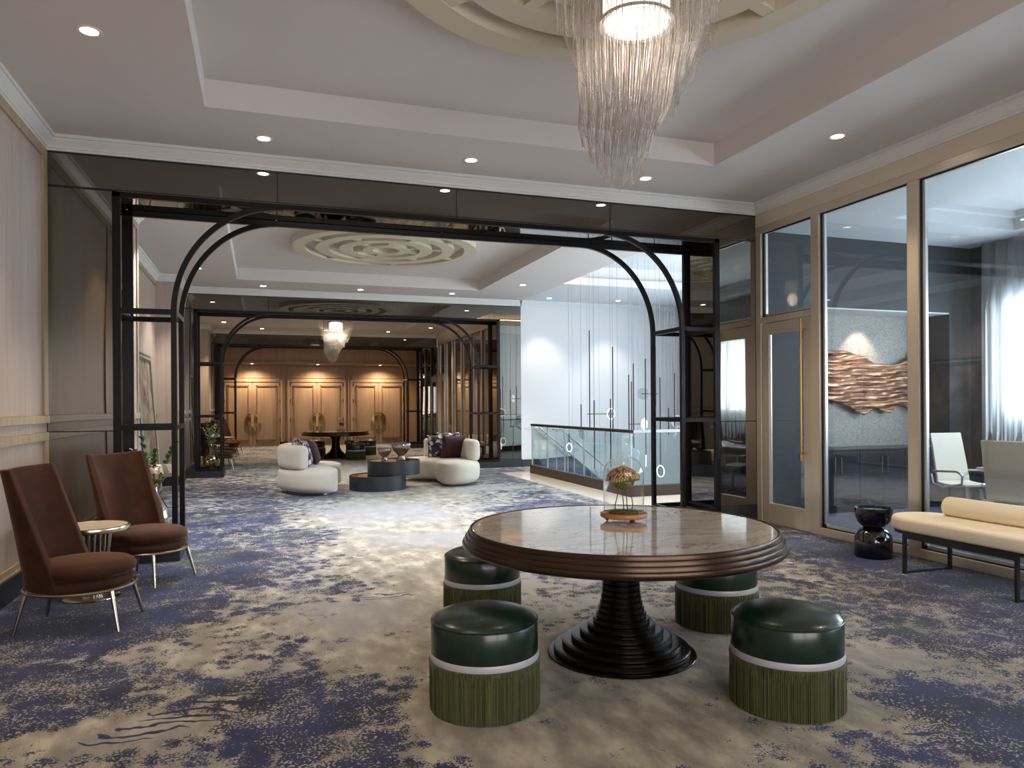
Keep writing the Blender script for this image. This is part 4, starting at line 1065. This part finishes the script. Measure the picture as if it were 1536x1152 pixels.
# ------------------------------------------------------------------ glass vases with flowers
AMB = thinglass('amber_glass', (.80,.70,.44,1), .10)
LEAF = mat('eucalyptus_leaf', srgb(120,146,100), .6); LEAFD = mat('dark_leaf', srgb(78,104,50), .6)
PEON = mat('white_petal', srgb(244,236,214), .6, sheen=.3); PEONC = mat('flower_centre', srgb(222,190,110), .7)
def leaf(mb, p, d, up_, L, wd):
    d = Vector(d).normalized(); s = d.cross(Vector(up_)).normalized(); n = s.cross(d)
    p = Vector(p); pts = []
    for i, (u, w_) in enumerate(((0,.05),(.3,.8),(.6,1),(.85,.55),(1,.02))):
        c = p+d*L*u+n*L*.12*sin(u*pi)
        pts.append([c-s*w_*wd, c+n*wd*.35*w_, c+s*w_*wd, c-n*wd*.1*w_])
    mb.sweep([[tuple(x) for x in r_] for r_ in pts])
def vase(label, loc, rz, leafm, peony=1.0, seed=2, gl_=AMB):
    t = thing('glass_vase', label, 'vase', loc, rz, None)
    pr = [(0,.0),(.07,.0),(.095,.01),(.125,.08),(.145,.17),(.146,.24),(.125,.33),(.082,.41),(.045,.47),(.032,.53),(.034,.585),(.044,.61)]
    M().lathe(pr+[(.041,.61)]+[(max(r_-.003,0),z+.003) for r_,z in pr[::-1][1:]], seg=48, rib=lambda a,i: 1+.012*cos(a*16)).build('glass_body', gl_, t, smooth=True, angle=180)
    rnd = random.Random(seed)
    for k in range(6):
        a = 2*pi*k/6+.4; L = rnd.uniform(.28,.46) if k != 2 else .52; tilt = (.16 if k == 2 else rnd.uniform(.22,.5))
        pts = []; 
        for i in range(9):
            u = i/8; pts.append(Vector((.015*cos(a)+cos(a)*L*tilt*u**1.4, .015*sin(a)+sin(a)*L*tilt*u**1.4, .36+.22*min(1,u*2)+L*max(0,u-.3)*1.1)))
        st = M().tube(pts, .003, 6).build('stem', leafm, t, smooth=True)
        lm = M()
        for i in range(3, 9):
            for sd in (-1, 1, 0):
                dr = Vector((cos(a+sd*1.3), sin(a+sd*1.3), .9)); leaf(lm, pts[i], dr, (0,0,1), rnd.uniform(.06,.10), .019)
        lm.build('leaves', leafm, st, smooth=True)
    c = Vector((.06,-.09,.69)); R0 = .085*peony
    pm = M()
    for lv, (n, tilt, rr) in enumerate(((5,.25,.35),(7,.6,.6),(9,1.0,.85),(10,1.4,1.0))):
        for k in range(n):
            a = 2*pi*k/n+lv*.4; dr = Vector((cos(a)*sin(tilt), sin(a)*sin(tilt), cos(tilt)))
            leaf(pm, c+dr*.01, dr, (-dr.y+.01, dr.x, .3), R0*rr*1.15, R0*.34)
    fo = pm.build('peony_flower', PEON, t, smooth=True)
    M().ball(c+Vector((0,0,.02)), .016, 10, 8).build('flower_centre', PEONC, fo, smooth=True)
    M().tube([(0,0,.35),(.01,-.01,.55),tuple(c)], .004, 6).build('flower_stem', leafm, t, smooth=True)
    return t
CLR = thinglass('pale_amber_glass', (.84,.82,.70,1), .14)
vase('pale glass vase with white peony inside the near arch frame, behind a brown chair', (-1.0,7.95,.132), .3, LEAFD, 1.25, 2, CLR)
vase('amber glass vase with eucalyptus and pale flower inside the middle arch frame', (-1.0,Y2+.35,.132), 1.5, LEAF, .95, 4)

# ------------------------------------------------------------------ curved sofas, cushions, coffee table
def caps(Rc, half, w_, z0, z1, bulge, inset_in=0, n=44, ex=2.6, a_lo=None, a_hi=None, m=28):
    """swept cushion along an arc (open towards +X local, arc centre at origin)"""
    rings = []; a0 = pi-half if a_lo is None else a_lo; a1 = pi+half if a_hi is None else a_hi
    Ltot = Rc*(a1-a0)
    for i in range(n+1):
        s = -w_ + (Ltot+2*w_)*(.5-.5*cos(pi*i/n))
        if s < 0: k = sqrt(max(0, 1-(s/w_)**2)); 
        elif s > Ltot: k = sqrt(max(0, 1-((s-Ltot)/w_)**2))
        else: k = 1
        k = max(k, .03); a = a0+ s/Rc
        cx, cy = Rc*cos(a), Rc*sin(a); nx, ny = cos(a), sin(a); ring = []
        for j in range(m):
            b = 2*pi*j/m; c, d_ = cos(b), sin(b)
            px = abs(c)**(2/ex)*(1 if c >= 0 else -1); pz = abs(d_)**(2/ex)*(1 if d_ >= 0 else -1)
            kk = k**.8
            hz = (z1-z0)/2*(.75+.25*kk); zc = z0+(z1-z0)*.5 - ((z1-z0)/2-hz)*.3
            wloc = w_*k*(1-bulge*max(0,-pz)**2)
            ring.append((cx+nx*px*wloc, cy+ny*px*wloc, zc+pz*hz))
        rings.append(ring)
    return M().sweep(rings)
def sofa(label, loc, rz, b0, b1):
    t = thing('curved_sofa', label, 'sofa', loc, rz, 'ivory curved sofas')
    caps(.80, R(48), .40, .03, .45, .08, ex=4.2, m=44).build('seat', BOUC, t, smooth=True, angle=180)
    caps(1.075, 1,   .125, .425, .81, -.04, n=40, ex=4.0, a_lo=b0, a_hi=b1, m=36).build('backrest', BOUC, t, smooth=True, angle=180)
    ft = caps(.80, R(44), .30, .0, .035, 0, n=20, m=12).build('plinth_base', ALU, t, smooth=True)
    return t
SF1 = sofa('left ivory curved sofa with cushions against its low back', (1.46,13.02,0), R(-8), pi-R(34), pi+R(45))
dup(SF1, 'right ivory curved sofa behind the round coffee table, low back at right', (2.69,13.41,0), R(197.5))
def cushion(label, loc, rz, tilt, m_, s=.46):
    v = []; f = []; n = 18
    for sd in (1, -1):
        for j in range(n+1):
            for i in range(n+1):
                u, w_ = 2*i/n-1, 2*j/n-1
                h = .085*((1-u**4)*(1-w_**4))**.6+.003
                pin = 1-.07*(1-abs(u)**2)*abs(w_)**3; pin2 = 1-.07*(1-abs(w_)**2)*abs(u)**3
                v.append((u*s/2*pin2, sd*h, w_*s/2*pin))
    W = n+1
    for k in (0, 1):
        for j in range(n):
            for i in range(n):
                a = k*W*W+j*W+i; q_ = (a,a+1,a+W+1,a+W); f.append(q_ if k == 0 else q_[::-1])
    for i in range(n):
        for (a,b) in ((i,i+1),(n*W+i,n*W+i+1),(i*W,(i+1)*W),(i*W+n,(i+1)*W+n)): f.append((a,b,b+W*W,a+W*W))
    mb = M().add(v,f); o = mb.build('throw_cushion', m_, smooth=True, angle=180)
    o.matrix_world = Matrix.Translation(loc) @ Matrix.Rotation(rz,4,'Z') @ Matrix.Rotation(tilt,4,'X')
    return tag(o, label, 'cushion', 'sofa cushions')
cushion('floral cushion on the left sofa, nearest to the camera', (.70,12.72,.66), R(80), R(-14), FLOR)
cushion('floral cushion on the left sofa, leaning behind the other floral one', (.60,12.99,.69), R(94), R(-10), FLOR)
cushion('maroon velvet cushion on the left sofa', (.86,13.26,.655), R(82), R(-18), TERRA)
cushion('floral cushion on the right sofa with a big pale blossom', (3.27,13.93,.66), R(158), R(-16), FLOR)
cushion('small bluish floral cushion mostly behind the maroon one on the right sofa', (3.47,13.99,.70), R(170), R(-8), FLOR)
cushion('maroon velvet cushion leaning on the back of the right sofa', (3.47,13.62,.66), R(186), R(-20), TERRA, .48)
t = thing('coffee_table', 'two tier coffee table of overlapping dark grey drums with amber tops', 'coffee table', (1.93,12.9,0))
M().lathe([(0,0),(.485,0),(.49,.005),(.49,.245),(.485,.25),(.478,.25),(.478,.236),(0,.236)], seg=96).build('lower_drum', DDRUM, t, smooth=True, angle=40)
M().lathe([(0,.2365),(.476,.2365),(.476,.2405),(0,.2405)], seg=96).build('lower_top', AMBT, t)
M().lathe([(0,.2405),(.455,.2405),(.46,.246),(.46,.485),(.455,.49),(.448,.49),(.448,.476),(0,.476)], .30, .12, 96).build('upper_drum', DDRUM, t, smooth=True, angle=40)
M().lathe([(0,.4765),(.446,.4765),(.446,.4805),(0,.4805)], .30, .12, 96).build('upper_top', AMBT, t)
SMOK = thinglass('smoked_ribbed_glass', (.62,.56,.50,1), .22)
def bowl(label, loc, s):
    pr = [(0,0),(.085,.0),(.08,.02),(.06,.07),(.062,.10),(.11,.15),(.15,.20),(.165,.26),(.158,.31)]
    pr = [(r_*s, z*s) for r_, z in pr]
    o = M().lathe(pr+[(r_-.004, z+.002) for r_, z in pr[::-1][:-2]]+[(0,.006)], seg=64, rib=lambda a,i: 1+.06*cos(a*16)*(1 if i > 2 else .3)).build('ribbed_glass_bowl', SMOK, smooth=True, angle=180)
    o.location = loc; return tag(o, label, 'bowl', 'ribbed glass bowls')
bowl('larger fluted smoky glass bowl on the upper coffee table drum, at right', (2.36,13.0,.4815), 1.0)
bowl('smaller fluted smoky glass bowl on the upper coffee table drum, at left', (2.06,12.98,.4815), .74)

# ------------------------------------------------------------------ bench and black side table
def bench(label, loc, L=1.55):
    t = thing('upholstered_bench', label, 'bench', loc, 0, 'cream benches by the glass walls')
    # local: length along -Y from 0
    w_ = .29; z0, z1 = .36, .475
    pts = [(w_*cos(a), -w_+w_*sin(a)) for a in [pi*k/24 for k in range(25)]]+[(w_*cos(a), -L+w_+w_*sin(a)) for a in [pi+pi*k/24 for k in range(25)]]
    M().prism(pts, z0, z1).build('seat_pad', CREAM, t, smooth=True, bevel=.03, bseg=4, angle=180)
    pts2 = [(x*.93, -L/2+(y+L/2)*.97) for x, y in pts]
    M().prism(pts2, .335, .358).build('seat_board', BLACK, t)
    c = M(); r_ = .085
    c.lathe([(0,0),(r_*.8,0),(r_*.95,.012),(r_,.03),(r_,L-.62),(r_*.95,L-.602),(r_*.8,L-.59),(0,L-.59)], seg=40).xf(Matrix.Translation((.19,-.30,z1+r_-.008)) @ Matrix.Rotation(R(90),4,'X'))
    c.build('bolster', CREAM, t, smooth=True, angle=180)
    for yy in (-.27, -L+.30):
        m_ = M(); x0, x1 = -.27, .27; h = .012
        m_.box(x0,x0+.03,yy-h,yy+h,.0,.335); m_.box(x1-.03,x1,yy-h,yy+h,.0,.335); m_.box(x0+.03,x1-.03,yy-h,yy+h,0,.022)
        m_.build('leg_frame', BLACK, t, bevel=.002)
    m_ = M(); m_.box(-.265,-.24,-L+.30,-.27,.30,.334); m_.box(.24,.265,-L+.30,-.27,.30,.334); m_.build('side_rail', BLACK, t)
    return t
BN = bench('long cream bench with bolster and black frame at the right edge', (5.42,5.08,0))
dup(BN, 'far cream bench with bolster, seen above the right sofa through the middle arch', (5.42,20.3,0))
t = thing('hourglass_side_table', 'glossy black hourglass shaped side table beside the cream bench', 'side table', (5.46,5.44,0))
M().lathe([(0,0),(.162,0),(.166,.006),(.167,.15),(.160,.195),(.140,.235),(.110,.262),(.082,.275),(0,.275)], seg=72).build('domed_base', GLZ, t, smooth=True)
M().lathe([(0,.2755),(.080,.2755),(.105,.29),(.14,.33),(.160,.38),(.167,.435),(.168,.462),(.160,.464),(.155,.452),(.10,.446),(0,.444)], seg=72).build('bowl_top', GLZ, t, smooth=True)

# ------------------------------------------------------------------ leaning framed pictures
FRB = mat('blue_grey_frame', srgb(70,92,120), .4); FRS = mat('silver_frame', srgb(206,206,196), .3, .5); FRG = mat('old_gold_frame', srgb(150,130,84), .4, .4)
CANV = mat('muted_canvas', srgb(120,98,84), .8); q = N(CANV); q.l(q.ramp(q.noise(q.coord(), 2.4, 6, .6, 1), [(.3,srgb(70,56,50)),(.5,srgb(138,116,98)),(.7,srgb(176,164,148))]), q.b.inputs['Base Color'])
BRF = mat('brown_frame', srgb(92,70,54), .4)
def leaning(label, y0, y1, xb, H_, fm):
    t = thing('leaning_picture', label, 'framed picture', (xb, (y0+y1)/2, 0), 0, None)
    W_ = (y1-y0)/2; th = math.asin(min(.9,(xb-XL-.06)/H_))
    Rm = Matrix.Rotation(-th,4,'Y')
    def fr(o, w_, x0, x1):
        m_ = M(); a, b = -W_+o, W_-o
        m_.box(x0,x1,a,b,o,o+w_); m_.box(x0,x1,a,b,H_-o-w_,H_-o); m_.box(x0,x1,a,a+w_,o+w_,H_-o-w_); m_.box(x0,x1,b-w_,b,o+w_,H_-o-w_)
        return m_.xf(Rm)
    fr(0,.05,-.05,.0).build('outer_frame', fm, t, bevel=.004); fr(.05,.03,-.045,.012).build('inner_frame', FRS, t, bevel=.003)
    fr(.08,.02,-.04,-.002).build('slip_frame', FRG, t)
    M().box(-.035,-.02,-W_+.09,W_-.09,.09,H_-.09).xf(Rm).build('canvas', CANV, t)
    return t
leaning('tall blue and silver framed picture leaning on the left wall of the sofa area', 12.1, 13.75, -1.60, 2.32, FRB)
leaning('tall brown framed picture leaning farther left on the same wall, mostly hidden', 10.5, 11.95, -1.62, 2.36, BRF)
